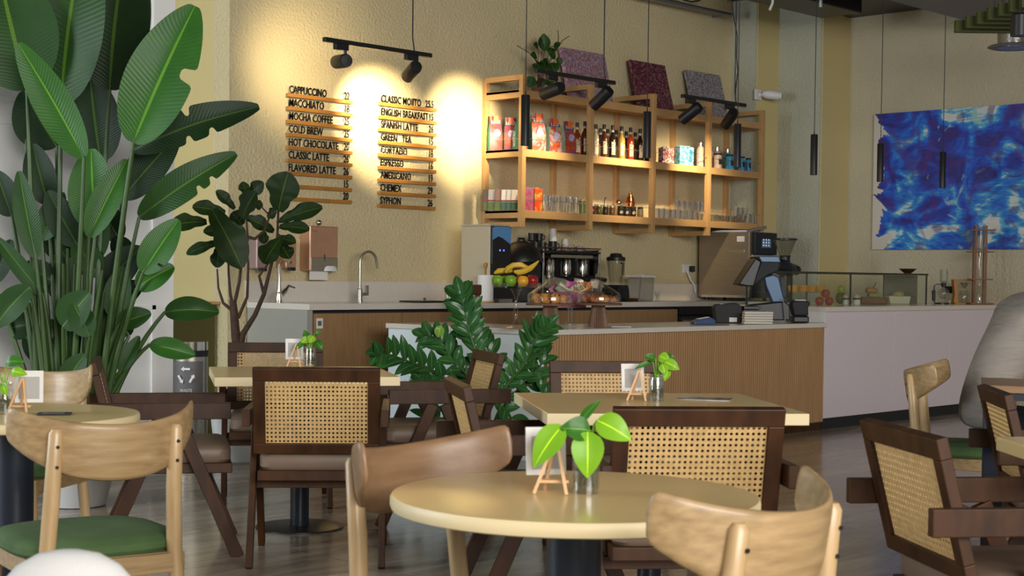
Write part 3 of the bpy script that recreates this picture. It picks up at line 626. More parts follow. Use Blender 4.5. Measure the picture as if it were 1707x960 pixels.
glassware([(x, Y, 0) for x, Y in [(1094,9.12),(1103,9.12),(1112,9.12),(1121,9.13),(1130,9.13),(1139,9.13),(1148,9.14),(1157,9.14),(1100,9.26),(1109,9.26),(1118,9.26),(1127,9.27),(1136,9.27),(1145,9.27)]] + [(x, 9.27, .1) for x in (1127,1136,1145,1154,1163,1169)], G_MID, 'stacked tumblers on the lowest shelf', 'clear tumbler among the stacked glasses left of the fourth front post')
glassware([(x, Y, 0) for x, Y in [(1167,9.13),(1191,9.12),(1200,9.12),(1209,9.13),(1218,9.13),(1227,9.14),(1236,9.14),(1196,9.26),(1205,9.26),(1214,9.27),(1223,9.27),(1232,9.27)]], G_LOW, 'low glass bowls on the lowest shelf', 'low clear glass in the rows right of the fourth front post')
glassware([(x, 9.30, .075) for x in (1226,1234,1242,1250,1258)]+[(1246,9.15,0),(1256,9.15,0)], G_MID, 'tumblers at the right end', 'clear straight tumbler at the right end of the lowest shelf')
o = MB().lathe([(.03,0),(.032,.12),(.030,.12),(.028,.004)], n=18).build('green_cup', pm('olive_glass', (.16,.20,.05), rough=.3)); o.location = at_shelf(971, 9.13, 0); tag(o, 'small olive green cup beside the tall glasses', 'cup')
for x, Y, c, nm, lb in ((989,9.14,(.10,.02,.02),'jar','dark red jar at the left of the jar row on the lowest shelf'), (999,9.15,(.07,.075,.02),'jar','olive jar second in the jar row'), (1010,9.14,(.03,.02,.01),'jar','dark brown jar third in the jar row'),
        (1021,9.16,(.09,.05,.02),'jar','brown jar just before the silver pourer'), (1035,9.15,(.02,.02,.02),'jar','black jar with a round label, below the copper shaker'), (1045,9.15,(.02,.02,.022),'jar','black jar with a round label, centre of three'), (1056,9.15,(.02,.02,.02),'jar','black jar with a round label, right of the copper shaker'), (1068,9.14,(.22,.17,.08),'jar','amber jar left of the third front post')):
    g = thing('jar', lb, 'jar', at_shelf(x, Y, 0), -.6, 'jars on the lowest shelf')
    MB().lathe([(.028,0),(.030,.003),(.030,.075),(.027,.08)], n=16).build('jar_body', pm('jar_paint', c, rough=.2), g)
    MB().lathe([(.028,.081),(.028,.098),(.025,.1)], n=16).build('lid', m_steel if x < 1030 else m_black, g)
    if 1030 < x < 1060: MB().lathe([(.001,-.001),(.014,-.001),(.014,.001),(.001,.001)], n=14, T=Matrix.Translation((0,-.0305,.04)) @ Matrix.Rotation(PI/2,4,'X')).build('round_label', m_labp, g)
g = thing('cocktail_shaker', 'copper cocktail shaker standing behind the black jars', 'shaker', at_shelf(1051, 9.27, 0), 0)
MB().lathe([(.036,0),(.044,.10),(.046,.14)], n=20).build('cup', pm('copper', (.65,.22,.08), rough=.18, metal=1), g)
MB().lathe([(.046,.141),(.036,.19),(.018,.215),(.018,.235),(.012,.24)], n=20).build('shaker_top', bpy.data.materials['copper'], g)
g = thing('wire_frother', 'hooked wire frother standing among the jars', 'whisk', at_shelf(1008, 9.30, 0), 0)
MB().tube([(0,0,.0),(0,0,.14),(.005,0,.17),(.018,0,.18),(.022,0,.165)], .004, 6).build('hook', m_black, g)
MB().lathe([(.02,0),(.02,.01),(.012,.10)], n=12).build('base', m_steel, g)
g = thing('pouring_spout', 'silver pouring spout jar beside the copper shaker', 'pourer', at_shelf(1031, 9.24, 0), 0)
MB().lathe([(.03,0),(.032,.09),(.02,.12)], n=16).build('glass_jar', m_glass, g)
MB().lathe([(.021,.12),(.03,.13),(.024,.15),(.008,.165)], n=14).build('lid', m_chrome, g)
# trailing plant above the shelf
pp = W(900, 145, Y=9.24)
g = thing('trailing_plant', 'small leafy plant in a pot on top of the wall shelf, with bare twigs', 'plant', (pp.x, 9.26, ZS[2]+.0015))
MB().lathe([(.045,0),(.06,.07),(.055,.07),(.042,.01)], n=18).build('pot', pm('terracotta_dark', (.10,.045,.02), rough=.7), g)
MB().lathe([(.001,.060),(.054,.060),(.054,.066),(.001,.066)], n=18).build('soil', m_soil, g)
fo = MB(); st = MB(); random.seed(5)
for (x, y, tx, ty, s_) in ((908,85,906,56,22),(897,80,889,74,15),(915,90,921,80,16),(895,95,884,92,16),(920,98,925,86,16),(897,105,900,122,24),(918,105,926,122,24),(906,100,906,118,20),(930,95,935,108,13),(890,128,880,145,24),(912,130,926,146,24),(900,112,893,102,20),(910,112,914,98,18),(925,85,932,70,11),(905,75,898,66,14),(900,130,905,145,18)):
    a = W(x, y, Y=9.26+random.uniform(-.06,.04))-g.location; b2 = W(tx, ty, Y=9.22+random.uniform(-.06,.06))-g.location
    fo.leaf(a, b2, s_/195, -f0+Vector((0,0,.5)), .1, .1, 5); st.tube([(0,0,.06), (a.x*.5, a.y*.5, a.z*.6+.03), a], .003, 5)
for pts in (((905,115),(920,95),(930,80),(937,68),(949,60)),((902,115),(890,97),(882,88),(862,76)),((930,80),(931,62),(930,50)),((915,78),(925,77),(933,72))):
    st.tube([W(x, y, Y=9.26)-g.location for x, y in pts], .0035, 5)
fo.build('foliage', m_lf_mid, g); st.build('twigs', m_bark, g)
# ================================================================ THINGS ON THE BACK COUNTER (top at z 1.0)
ZB = 1.0015
def onb(x, Y): p = W(x, 490, Y=Y); return (p.x, Y, ZB)
def tap(x, Y, h, r, lb, lever):
    g = thing('tap', lb, 'tap', onb(x, Y), 0)
    MB().lathe([(.028,0),(.028,.01),(.022,.012),(.022,.10),(.018,.105)], n=18).build('tap_base', m_steel, g)
    pts = [(0,0,.10),(0,0,h-r)]+[(r-r*math.cos(t), -.0, h-r+r*math.sin(t)) for t in [PI*k/9 for k in range(1,9)]]+[(2*r+.012, 0, h-r-.05)]
    MB().tube(pts, .0115, 12).build('spout', m_steel, g)
    if lever == 'side': MB().tube([(.02,0,.06),(.075,0,.062)], .012, 10).build('valve', m_steel, g); MB().box(.06,.085,-.01,.01,.05,.13).build('lever', m_steel, g, smooth=False, bevel=.003)
    return g
tap(600, 9.25, .40, .085, 'tall brushed swan neck tap on the back counter', 'side')
g = thing('tap', 'chrome lever tap behind the fig tree stems', 'tap', onb(465, 9.2), 0)
MB().lathe([(.028,0),(.03,.02),(.022,.06),(.024,.08)], n=18).build('tap_base', m_chrome, g)
MB().tube([(0,0,.06),(0,0,.28),(.0,-.06,.32),(0,-.14,.30)], [.02,.014,.012,.012], 12).build('spout', m_chrome, g)
MB().tube([(.01,0,.05),(.06,0,.09),(.09,0,.125),(.15,0,.11)], [.02,.018,.010,.006], 10).build('lever', m_chrome, g)
# dispensers on the wall
def dispenser(x0, x1, y0, y1, lb, mat):
    A = W(x0, y0, Y=YA-.13); B = W(x1, y1, Y=YA-.13); wd = B.x-A.x; z1_ = A.z; z0_ = B.z; h = z1_-z0_
    g = thing('wall_dispenser', lb, 'dispenser', (A.x+wd/2, YA-.001, z0_))
    MB().box(-wd/2, wd/2, -.13, 0, 0, h).build('case', mat, g, smooth=False, bevel=.008)
    return g, wd, h
m_copp = pm('rosy_steel', (.62,.36,.24), rough=.35, metal=.6, noise=.15, nscale=5)
g, wd, h = dispenser(517, 563, 376, 452, 'rosy steel paper towel dispenser on the wall with a towel hanging out', m_copp)
MB().box(-wd/2+.005, wd/2-.005, -.138, -.13, .0, h*.30).build('lower_cover', m_steel, g, smooth=False, bevel=.003)
MB().lathe([(.075,-.03),(.08,-.03),(.07,.0),(.055,.01)], n=24, T=Matrix.Translation((wd*.22,-.12,.03)) @ Matrix.Scale(.45,4,(0,1,0))).build('window', m_white, g)
MB().box(-.003, .003, -.141, -.137, .08, .13).build('slot', m_black, g, smooth=False)
MB().box(-wd*.42, wd*.22, -.10, -.097, -.07, .01).build('paper_towel', m_paper, g, smooth=False)
textmesh('Ros', .035, m_orange_w, 'lettering', g, (-wd/2+.02, -.1315, h-.05), sx=.9, depth=.0006)
g = thing('wall_sensor', 'small black knob fitting above the paper towel dispenser', 'fitting', W(532, 371, Y=YA-.03))
MB().ball((0,0,0), .022).build('knob', m_chrome, g); MB().tube([(0,0,0),(.01,.028,.01)], .014, 10).build('mount', m_black, g)
g, wd, h = dispenser(428, 447, 398, 448, 'soap dispenser half hidden behind the fig leaves, left of the other', pm('pinkish_steel', (.42,.30,.28), rough=.4, metal=.4))
MB().box(-.03,.03,-.15,-.12,-.02,.005).build('nozzle', m_black, g, smooth=False, bevel=.004)
g, wd, h = dispenser(477, 494, 400, 447, 'rosy soap dispenser between the fig leaves and the paper towel dispenser', m_copp)
MB().box(-.03,.03,-.15,-.12,-.02,.005).build('nozzle', m_black, g, smooth=False, bevel=.004)
# dark hob line / tray
g = thing('black_tray', 'flat black tray with a small knob on the back counter', 'tray', onb(708, 9.05))
MB().box(-.17,.2,-.12,.12,0,.012).build('tray_base', m_black, g, smooth=False, bevel=.003)
MB().lathe([(.012,.012),(.008,.02),(.016,.03),(.006,.036)], n=12).build('knob', m_steel, g)
g = thing('small_glass', 'small clear glass on the back counter beside the brown chair back', 'glass', onb(748, 8.95)); MB().lathe([(.028,0),(.032,.09),(.030,.09),(.026,.006)], n=16).build('glass_body', m_glass, g); MB().lathe([(.001,.004),(.025,.004),(.027,.02),(.001,.02)], n=14).build('water', m_glass2, g)
# ice machine: its side faces us, its black front looks along -y
XI, YI = 8.93, 8.80
H = W(818, 376, X=XI).z-ZB; H = W(818, 376, Y=YI).z-ZB
g = thing('ice_machine', 'beige sided water dispenser with a narrow black front panel', 'water dispenser', (XI, YI, ZB))
MB().box(0, .225, .02, .36, 0, H).build('housing', m_cream, g, smooth=False, bevel=.01)
MB().box(-.004, .229, .015, .365, H, H+.014).build('top_cover', m_cream, g, smooth=False, bevel=.004)
q = MB().box(.002, .223, -.005, .0195, 0, H-.002).build('front_panel', m_black, g, smooth=False, bevel=.006)
MB().prism([(.006,H-.115),(.07,H-.085),(.12,H-.10),(.219,H-.15),(.219,H-.02),(.20,H-.006),(.025,H-.006),(.006,H-.02)], .003, at((0,-.0065,0))).build('display_band', pm('sky_blue_print', (.10,.28,.55), rough=.3), q, smooth=False)
for dx in (.09, .135): MB().lathe([(.001,-.001),(.008,-.001),(.008,.001),(.001,.001)], n=12, T=Matrix.Translation((dx,-.008,H-.20)) @ Matrix.Rotation(PI/2,4,'X')).build('indicator', pm('blue_light', (.1,.2,1), emit=((.12,.2,1), 1.5)), q)
MB().tube([(.12,-.01,.20),(.12,-.05,.17),(.12,-.05,.12)], .01, 8).build('nozzle', m_chrome, g)
MB().box(.03,.19,-.06,-.006,0,.03).build('drip_tray', m_steel, g, smooth=False)
# paper towel roll
g = thing('paper_roll', 'white kitchen paper roll on a wooden stand', 'paper roll', onb(809, 8.80))
MB().lathe([(.075,0),(.075,.012),(.06,.014)], n=24).build('stand_base', m_maple, g)
MB().lathe([(.012,.013),(.066,.014),(.066,.225),(.012,.225)], n=28).build('roll', m_paper, g)
MB().lathe([(.008,.2),(.008,.28),(.016,.29),(.018,.31),(.010,.325)], n=14).build('spindle', m_orange_w, g)
# black domed grinder/kettle shape
g = thing('coffee_roaster', 'bulky matt black appliance with a domed lid, left of the espresso machine', 'appliance', onb(868, 9.0))
MB().lathe([(.17,0),(.18,.02),(.17,.16),(.15,.20)], n=28).build('lower_body', m_blackm, g)
MB().box(-.14,.14,-.12,.14,.18,.34).build('upper_body', m_blackm, g, smooth=False, bevel=.03)
MB().lathe([(.19,.34),(.19,.37),(.15,.45),(.09,.50),(.02,.52)], n=28).build('domed_lid', m_black, g)
MB().tube([(-.04,0,.51),(-.03,0,.54),(.03,0,.54),(.04,0,.51)], .01, 8).build('handle', m_black, g)
# espresso machine
e0 = W(905, 470, Y=8.95); e1 = W(1000, 470, Y=8.95); wd = e1.x-e0.x
g = thing('espresso_machine', 'black and chrome two group espresso machine with cups on top', 'espresso machine', (e0.x, 8.95, ZB))
MB().box(0, wd, .15, .48, .05, .42).build('body', m_black, g, smooth=False, bevel=.015)
MB().box(-.01, wd+.01, .0, .48, .42, .445).build('cup_tray', m_black, g, smooth=False, bevel=.006)
MB().box(.0, wd, -.06, .2, .02, .085).build('drip_tray', m_steel, g, smooth=False, bevel=.006)
for x in (.04, wd-.04):
    for y in (0, .42): MB().lathe([(.02,0),(.016,.03)], (x,y,0), 12).build('foot', m_black, g)
for x in (-.005, wd-.02): MB().box(x, x+.025, .0, .48, .03, .46).build('side_frame', m_chrome, g, smooth=False, bevel=.006)
MB().tube([(-.01,.0,.47),(wd+.01,0,.47)], .006, 8).build('cup_rail', m_chrome, g)
MB().box(.08, wd-.06, .145, .152, .12, .22).build('mirror_back', pm('bright_steel', (.75,.68,.55), rough=.2, metal=.7), g, smooth=False)
for x in (.16, .38, .60):
    if x > wd-.08: continue
    h_ = MB().lathe([(.045,.23),(.048,.25),(.048,.36),(.04,.38)], (x,.08,0), 22).build('group_head', m_chrome, g)
    MB().tube([(x,.06,.23),(x+.03,-.07,.215),(x+.05,-.16,.19)], [.012,.013,.019], 10).build('portafilter_handle', m_black, h_)
    MB().lathe([(.035,.20),(.038,.235)], (x,.08,0), 20).build('basket', m_chrome, h_)
for x in (.05, wd-.05): MB().tube([(x,.05,.36),(x,-.03,.34),(x-.01,-.05,.15)], .006, 8).build('steam_wand', m_chrome, g)
MB().box(.10, wd-.1, .0, .002, .385, .41).build('name_plate', m_steel, g, smooth=False)
def mug(x, y, z, mat, lb, r=.034, h=.075, grp='cups on the espresso machine'):
    g_ = thing('cup', lb, 'cup', (e0.x+x, 8.95+y, ZB+z), -.6, grp)
    MB().lathe([(r*.75,0),(r,.01),(r,h),(r*.92,h),(r*.7,.01)], n=18).build('cup_body', mat, g_)
    MB().tube([(r*.9,0,h*.8),(r*1.5,0,h*.75),(r*1.5,0,h*.3),(r*.9,0,h*.25)], .005, 7).build('handle', mat, g_)
for i, (x, z) in enumerate(((.05,.4465),(.14,.4465),(.23,.4465),(.09,.523),(.18,.523))):
    mug(x, .22, z, m_black, ('shiny black cup, leftmost on the espresso machine','shiny black cup, second on the espresso machine','shiny black cup, third on the espresso machine','black cup stacked on the left pair','black cup stacked left of the paper cups')[i])
m_cupp = ramp_mat('printed_cup', [(.42,(.62,.60,.56)),(.55,(.60,.58,.54)),(.60,(.35,.06,.04)),(.68,(.1,.12,.2))], 14, 1)
def pcup(x, y, z, lb, up_=False, r=.04, h=.11):
    g_ = thing('paper_cup', lb, 'paper cup', (e0.x+x, 8.95+y, ZB+z), 0, 'printed paper cups on the espresso machine')
    pr = [(r*.72,0),(r,h),(r*.96,h),(r*.68,.004)]
    if up_: pr = [(a_, h-b_) for a_, b_ in reversed(pr)]
    MB().lathe(pr, n=20).build('cup_wall', m_cupp, g_); MB().tube([(math.cos(t)*r, math.sin(t)*r, 0 if up_ else h) for t in [k*PI/9 for k in range(19)]], .002, 5, False).build('rim', m_paper, g_)
mug(.34, .2, .4465, m_black, 'black cup carrying a printed paper cup', .038, .085)
pcup(.34, .2, .534, 'printed paper cup on top of a black cup, tallest on the espresso machine', True)
pcup(.50, .2, .4465, 'printed paper cup with red dots, right of the tallest one', True)
m_pat = ramp_mat('patterned_porcelain', [(.42,(.55,.52,.45)),(.53,(.45,.38,.28)),(.6,(.35,.08,.05)),(.68,(.1,.1,.1))], 40, 1)
mug(.43, .12, .4465, m_pat, 'cream cup with a painted pattern, front row of the espresso machine', .04, .06)
mug(.60, .16, .4465, m_pat, 'patterned cup right of the dotted paper cup', .036, .06)
mug(.55, .06, .4465, m_pat, 'patterned small cup at the front right of the machine', .034, .05)
# brown chair behind the counter
g = thing('high_chair', 'reddish brown wooden high chair standing between the counters', 'chair', (W(772, 560, Y=8.52).x, 8.45, 0), .15)
for sx in (-1, 1):
    MB().tube([(sx*.17,.02,0),(sx*.15,.0,.72),(sx*.13,.03,1.13)], [.02,.022,.022], 8).build('leg', pm('reddish_wood', (.11,.04,.022), rough=.5), g)
    MB().tube([(sx*.18,-.28,0),(sx*.14,-.22,.66)], [.02,.022], 8).build('leg', bpy.data.materials['reddish_wood'], g)
MB().box(-.17,.17,-.26,.05,.64,.68).build('seat', bpy.data.materials['reddish_wood'], g, smooth=False, bevel=.01)
MB().box(-.16,.16,.0,.05,1.07,1.15).build('back_rail', bpy.data.materials['reddish_wood'], g, smooth=False, bevel=.01)
# blender
g = thing('blender', 'black jug blender with a clear jar and black lid', 'blender', onb(1026, 9.0), .1)
MB().prism([(-.10,0),(.10,0),(.09,.10),(.07,.15),(-.07,.15),(-.09,.10)], .19).build('base', m_black, g, smooth=False, bevel=.012)
MB().box(-.035,.035,-.1,-.096,.03,.10).build('control_panel', m_navy, g, smooth=False, bevel=.002)
MB().lathe([(.055,.155),(.062,.17),(.085,.37),(.082,.37),(.058,.175)], n=22).build('jar', m_glass, g)
MB().tube([(.083,0,.35),(.125,0,.345),(.115,0,.24)], [.01,.012,.012], 8).build('jar_handle', m_black, g)
MB().lathe([(.087,.37),(.088,.40),(.06,.41),(.05,.435),(.02,.44)], n=22).build('lid', m_black, g)
g = thing('chopping_knife', 'dark handled tool lying beside the blender', 'tool', onb(1055, 8.85), .0); MB().box(-.09,.06,-.02,.02,0,.03).build('handle', m_walnut, g, smooth=False, bevel=.006); MB().box(.061,.1,-.012,.012,.008,.014).build('blade', m_steel, g, smooth=False)
g = thing('storage_box', 'clear lidded plastic storage box beside the blender', 'box', onb(1068, 9.2), 0)
m_frost = glassm('frosted_plastic', (.80,.79,.76), .25, .3)
MB().prism([(-.085,0),(.085,0),(.10,.22),(-.10,.22)], .18).build('box_body', m_frost, g, smooth=False, bevel=.01)
MB().box(-.108,.108,-.1,.1,.221,.24).build('lid', m_white, g, smooth=False, bevel=.005)
MB().box(-.045,.045,-.012,.012,.241,.25).build('lid_handle', m_white, g, smooth=False, bevel=.003)
g = thing('measuring_cup', 'tiny clear cup pair by the storage box', 'glass', onb(1096, 9.0), 0)
MB().lathe([(.018,0),(.020,.02),(.010,.03),(.028,.085),(.026,.085)], n=14).build('bowl', m_glass, g); MB().lathe([(.014,.032),(.022,.06),(.001,.06)], n=12).build('liquid', m_glass2, g)
# socket and cable
p = W(1143, 448, Y=YA-.01)
g = thing('power_socket', 'white wall socket with a black plug and pale cable', 'socket', (p.x, YA-.001, p.z))
MB().box(-.05,.10,-.012,0,-.04,.045).build('face_plate', m_white, g, smooth=False, bevel=.004)
MB().box(.05,.095,-.06,-.012,-.03,.03).build('plug', m_black, g, smooth=False, bevel=.006)
MB().tube([(-.01,-.02,0),(.0,-.04,-.05),(.05,-.04,-.12),(.09,-.05,-.16),(.10,-.06,-.24)], .008, 7).build('cable', m_white, g)
# steel machine: brushed side towards us, black control head on its front
XO, YO = 12.565, 8.80
H = W(1250, 386, Y=YO).z-ZB; wd = .41
g = thing('steel_machine', 'large steel cased coffee machine at the right end of the back counter', 'coffee machine', (XO, YO, ZB))
for x in (.05, wd-.05):
    for y in (.06, .55): MB().lathe([(.02,0),(.02,.03)], (x,y,0), 12).build('foot', m_black, g)
MB().box(0, wd, 0, .62, .03, H).build('casing', pm('casing_steel', (.34,.27,.19), rough=.34, metal=.5, noise=.12, nscale=5, stretch=(1,1,6)), g, smooth=False, bevel=.006)
MB().box(-.004, 0, .03, .58, .03, .055).build('lower_trim', m_chrome, g, smooth=False)
MB().box(-.004, 0, .06, .15, H-.10, H-.045).build('sticker', m_paper, g, smooth=False)
MB().box(-.004, 0, .06, .24, H-.21, H-.18).build('badge', m_chrome, g, smooth=False)
zs = W(1258, 424, Y=YO-.05).z-ZB; zt = H-.005
q = MB().box(.03, wd, -.05, -.001, zs, zt).build('control_head', m_black, g, smooth=False, bevel=.008)
d_ = MB().box(.14, .30, -.052, -.050, zs+.07, zt-.07).build('screen', pm('screen_face', (.03,.04,.06), rough=.2, emit=((.25,.4,.6), .12)), q, smooth=False)
for a_ in range(3):
    for b_ in range(3): MB().box(.158+a_*.045, .178+a_*.045, -.0535, -.052, zs+.085+b_*.028, zs+.10+b_*.028).build('icon', pm('icon_glow', (.7,.8,.9), emit=((.7,.8,1), .35)), d_, smooth=False)
MB().box(-.01, wd+.02, -.055, -.001, zs-.04, zs-.004).build('front_rail', m_chrome, g, smooth=False, bevel=.004)
MB().box(.03, wd-.03, -.02, -.001, .03, zs-.045).build('lower_front', m_blackm, g, smooth=False)
k = thing('chef_knife', 'black handled knife lying on top of the steel coffee machine', 'knife', (XO+.20, YO+.30, ZB+H+.002), YAW)
MB().prism([(-.26,.0),(.10,0),(.10,.022),(-.16,.022)], .03).build('blade', m_grey, k, smooth=False)
MB().beam((.10,0,.012), (.30,0,.055), .024, .03, side=(0,1,0)).build('handle', m_black, k, smooth=False, bevel=.004)
# hopper grinder
g = thing('bean_grinder', 'black coffee bean grinder with a wide glass hopper beside the wall corner', 'coffee grinder', (W(1308, 470, Y=8.42).x, 8.42, 1.0015))
GZ = W(1310, 355, Y=8.42).z-1.0
MB().lathe([(.09,0),(.09,.03),(.06,.05),(.055,.26)], n=22).build('base', m_black, g)
MB().tube([(-.17,0,.34),(-.05,0,.33),(.05,0,.31),(.16,0,.32)], [.06,.085,.08,.05], 18).build('motor_body', m_black, g)
MB().ball((.165,-.02,.31), .05, 14).build('dial', m_black, g)
MB().lathe([(.05,.38),(.05,.44),(.06,.45)], n=20).build('hopper_neck', m_black, g)
MB().lathe([(.05,.45),(.115,.60),(.112,.60),(.047,.455)], n=24, cap=False).build('hopper', m_glass, g)
MB().lathe([(.118,.60),(.118,.615),(.10,.62)], n=24).build('hopper_lid', m_black, g)
MB().lathe([(.02,.05),(.02,.20)], (.10,-.03,0), 12).build('dosing_tube', m_glass, g)
# the grinder stands on its own low stand behind the display counter
g = thing('side_cabinet', 'narrow white topped cabinet under the bean grinder by the wall corner', 'cabinet', (W(1308, 470, Y=8.42).x, 8.42, 0)); MB().box(-.3,.45,-.2,.2,0,.96).build('body', m_door, g, smooth=False); MB().box(-.31,.46,-.21,.21,.96,1.0).build('worktop', m_quartz, g, smooth=False)
# ================================================================ ON THE SERVICE COUNTER (top at z .87)
ZC = .8715
def onc(x, y=None, Y=None): 
    p = W(x, y or 545, z=ZC) if Y is None else W(x, 545, Y=Y); return (p.x, p.y, ZC)
def fc(x, Y): p = W(x, 540, Y=Y); return Vector((p.x, Y, ZC))
# fruit stand
L = fc(860, 7.0)
g = thing('fruit_stand', 'tall glass pedestal stand holding fruit on the service counter', 'fruit stand', L)
sc_ = lambda y, Y=7.0: W(860, y, Y=Y).z-ZC
zp = sc_(478)
MB().lathe([(.001,.0),(.085,.0),(.085,.006),(.03,.02),(.012,.045),(.010,.10),(.018,.12),(.010,.14),(.011,zp-.07),(.03,zp-.03),(.045,zp-.012),(.001,zp-.012)], n=28).build('pedestal', m_glass, g)
MB().lathe([(.001,zp-.01),(.16,zp-.006),(.165,zp+.025),(.161,zp+.025),(.155,zp),(.001,zp-.003)], n=36).build('plate', m_glass, g)
ZP = ZC+zp+.003
m_apl = pm('green_apple', (.22,.42,.03), rough=.25, noise=.2, nscale=9); m_lem = pm('lemon', (.75,.38,.02), rough=.35, bump=.15, bscale=300); m_ban = pm('banana', (.72,.45,.03), rough=.4, noise=.18, nscale=12); m_redf = pm('red_fruit', (.35,.02,.02), rough=.25, noise=.3, nscale=10)
def fruit(dx, dd, z, r, mat, lb, kind='apple'):
    v = r0*dx+f0*dd; loc = Vector((L.x+v.x, L.y+v.y, ZP+z))
    g_ = thing(kind, lb, 'fruit', loc, 0, 'fruit on the glass stand')
    MB().lathe([(.12*r,.04*r),(.5*r,0),(.85*r,.35*r),(r,.95*r),(.9*r,1.45*r),(.5*r,1.8*r),(.12*r,1.68*r)], n=20).build('fruit_body', mat, g_)
    MB().tube([(0,0,1.65*r),(.1*r,0,1.95*r)], .0025, 6).build('stalk', m_bark, g_)
fruit(-.125, .0, 0, .040, m_apl, 'green apple at the left edge of the glass stand')
fruit(-.038, -.06, 0, .040, m_apl, 'green apple in the middle of the glass stand')
fruit(.043, -.08, 0, .038, m_lem, 'yellow orange citrus fruit on the glass stand', 'orange')
fruit(.105, -.02, .0, .042, m_redf, 'red fruit at the right edge of the glass stand')
fruit(.03, .04, .0, .04, m_redf, 'red fruit hidden behind the citrus fruit')
fruit(-.07, .06, .0, .038, m_apl, 'green apple at the back under the bananas')
def banana(pts, lb):
    v = [L+r0*a_+f0*b_+Vector((0,0,ZP-ZC+c_)) for a_, b_, c_ in pts]; o_ = v[0].copy()
    g_ = thing('banana', lb, 'banana', o_, 0, 'bananas on the glass stand')
    n_ = len(v); MB().tube([q-o_ for q in v], [.007]+[.019]*(n_-3)+[.012,.005], 7).build('peel', m_ban, g_)
    MB().ball(v[0]-o_, .008, 8).build('tip', m_bark, g_)
banana([(-.075,-.02,.088),(-.06,-.02,.115),(-.02,-.02,.14),(.03,-.02,.142),(.07,-.02,.125),(.09,-.01,.11)], 'upper banana arching over the green apples')
banana([(-.02,-.075,.10),(.01,-.07,.092),(.05,-.06,.10),(.09,-.05,.12),(.12,-.03,.145),(.145,-.02,.17)], 'lower banana whose stalk points up to the right')
banana([(-.15,.03,.085),(-.12,.03,.10),(-.08,.03,.103),(-.04,.03,.10),(-.02,.03,.10)], 'short greenish banana lying at the left of the stand')
# cake stands
m_fl = pm('acacia_wood', (.22,.12,.07), rough=.55, noise=.3, nscale=12)
m_bun = ramp_mat('baked_bun', [(.35,(.36,.12,.02)),(.5,(.68,.28,.05)),(.65,(.80,.42,.10))], 18, 0, 3, .45); m_bund = ramp_mat('baked_croissant', [(.35,(.22,.05,.015)),(.5,(.50,.15,.03)),(.65,(.65,.27,.07))], 18, 0, 3, .4)
m_choc = pm('chocolate', (.02,.008,.005), rough=.4)
def cake_stand(x, Y, lb):
    L_ = fc(x, Y); g_ = thing('cake_stand', lb, 'cake stand', L_)
    n = 28; m = MB(); b = 0
    for z, r_ in ((0,.072),(.02,.070),(.15,.048)):
        for k in range(n*2): rr = r_*(1 if k % 2 else .9); m.vert((rr*math.cos(PI*k/n), rr*math.sin(PI*k/n), z))
    for i in range(2):
        for k in range(2*n): k2 = (k+1) % (2*n); m.face(i*2*n+k, i*2*n+k2, (i+1)*2*n+k2, (i+1)*2*n+k)
    m.face(*reversed(range(2*n))); m.face(*[4*n+k for k in range(2*n)])
    m.build('fluted_foot', m_fl, g_)
    MB().lathe([(.06,.15),(.165,.152),(.17,.165),(.16,.168),(.001,.166)], n=36).build('board', m_fl, g_)
    d = MB().lathe([(.155,.169),(.158,.215),(.150,.235),(.09,.275),(.045,.30),(.022,.325)], n=40, cap=False).build('glass_dome', m_glass, g_)
    MB().ball((0,0,.352), .025, 16).build('knob', m_glass, d)
    return L_
L1_ = cake_stand(917, 7.03, 'glass domed cake stand holding chocolate chip buns, left of the two'); L2_ = cake_stand(997, 7.0, 'glass domed cake stand holding browned croissants, right of the two')
random.seed(11)
for i, (dx, dd, r_) in enumerate(((-.095,-.04,.036),(-.035,-.06,.036),(.03,-.06,.037),(.085,-.03,.033),(-.05,.05,.036),(.04,.05,.036))):
    v = r0*dx+f0*dd; g_ = thing('bun', ('chocolate chip bun furthest left under the dome','chocolate chip bun, second from the left','chocolate chip bun right of the middle','small chocolate chip bun at the right','chocolate chip bun behind at the left','chocolate chip bun behind at the right')[i]+' of the left cake stand', 'bun', (L1_.x+v.x, L1_.y+v.y, ZC+.1685), random.random()*3, 'buns under the left glass dome')
    MB().lathe([(r_*.7,0),(r_,r_*.5),(r_*.98,r_*1.1),(r_*.7,r_*1.6),(r_*.2,r_*1.85)], n=18).build('dough', m_bun, g_)
    c = MB()
    for k in range(9):
        t = random.random()*6.28; z = r_*(.5+random.random()*1.0); rr = r_*(1.0 if z < r_*1.1 else .8); c.ball((rr*math.cos(t), rr*math.sin(t), z), .0055, 6)
    o = c.build('chocolate_chips', m_choc, g_); o['kind'] = 'stuff'
for i, (dx, dd, r_) in enumerate(((-.085,-.03,.036),(-.03,-.065,.038),(.035,-.05,.036),(.075,.0,.034),(-.04,.05,.036),(.095,-.05,.030))):
    v = r0*dx+f0*dd; g_ = thing('croissant', ('croissant furthest left under the dome','glossy croissant in front, left of the middle','croissant right of the middle','croissant toward the right edge','croissant at the back left','small croissant at the front right')[i]+' of the right cake stand', 'croissant', (L2_.x+v.x, L2_.y+v.y, ZC+.1685), YAW+random.uniform(-.4,.4), 'croissants under the right glass dome')
    pts = []; rad = []
    for k in range(13):
        t = k/12; pts.append(((t-.5)*r_*2.6, abs(t-.5)**2*r_*2.5, r_*.62)); rad.append(r_*(.25+.75*math.sin(PI*t))*(1 if k % 2 else .85)*.85)
    pts = [(a_, b_, max(rad[j]+.001, c_)) for j, (a_, b_, c_) in enumerate(pts)]
    MB().tube(pts, rad, 10).build('pastry', m_bund if i != 2 else m_bun, g_)
    MB().box(-.004,.004,-.004,.004,r_*1.4,r_*1.46).build('glaze', m_bun, g_)
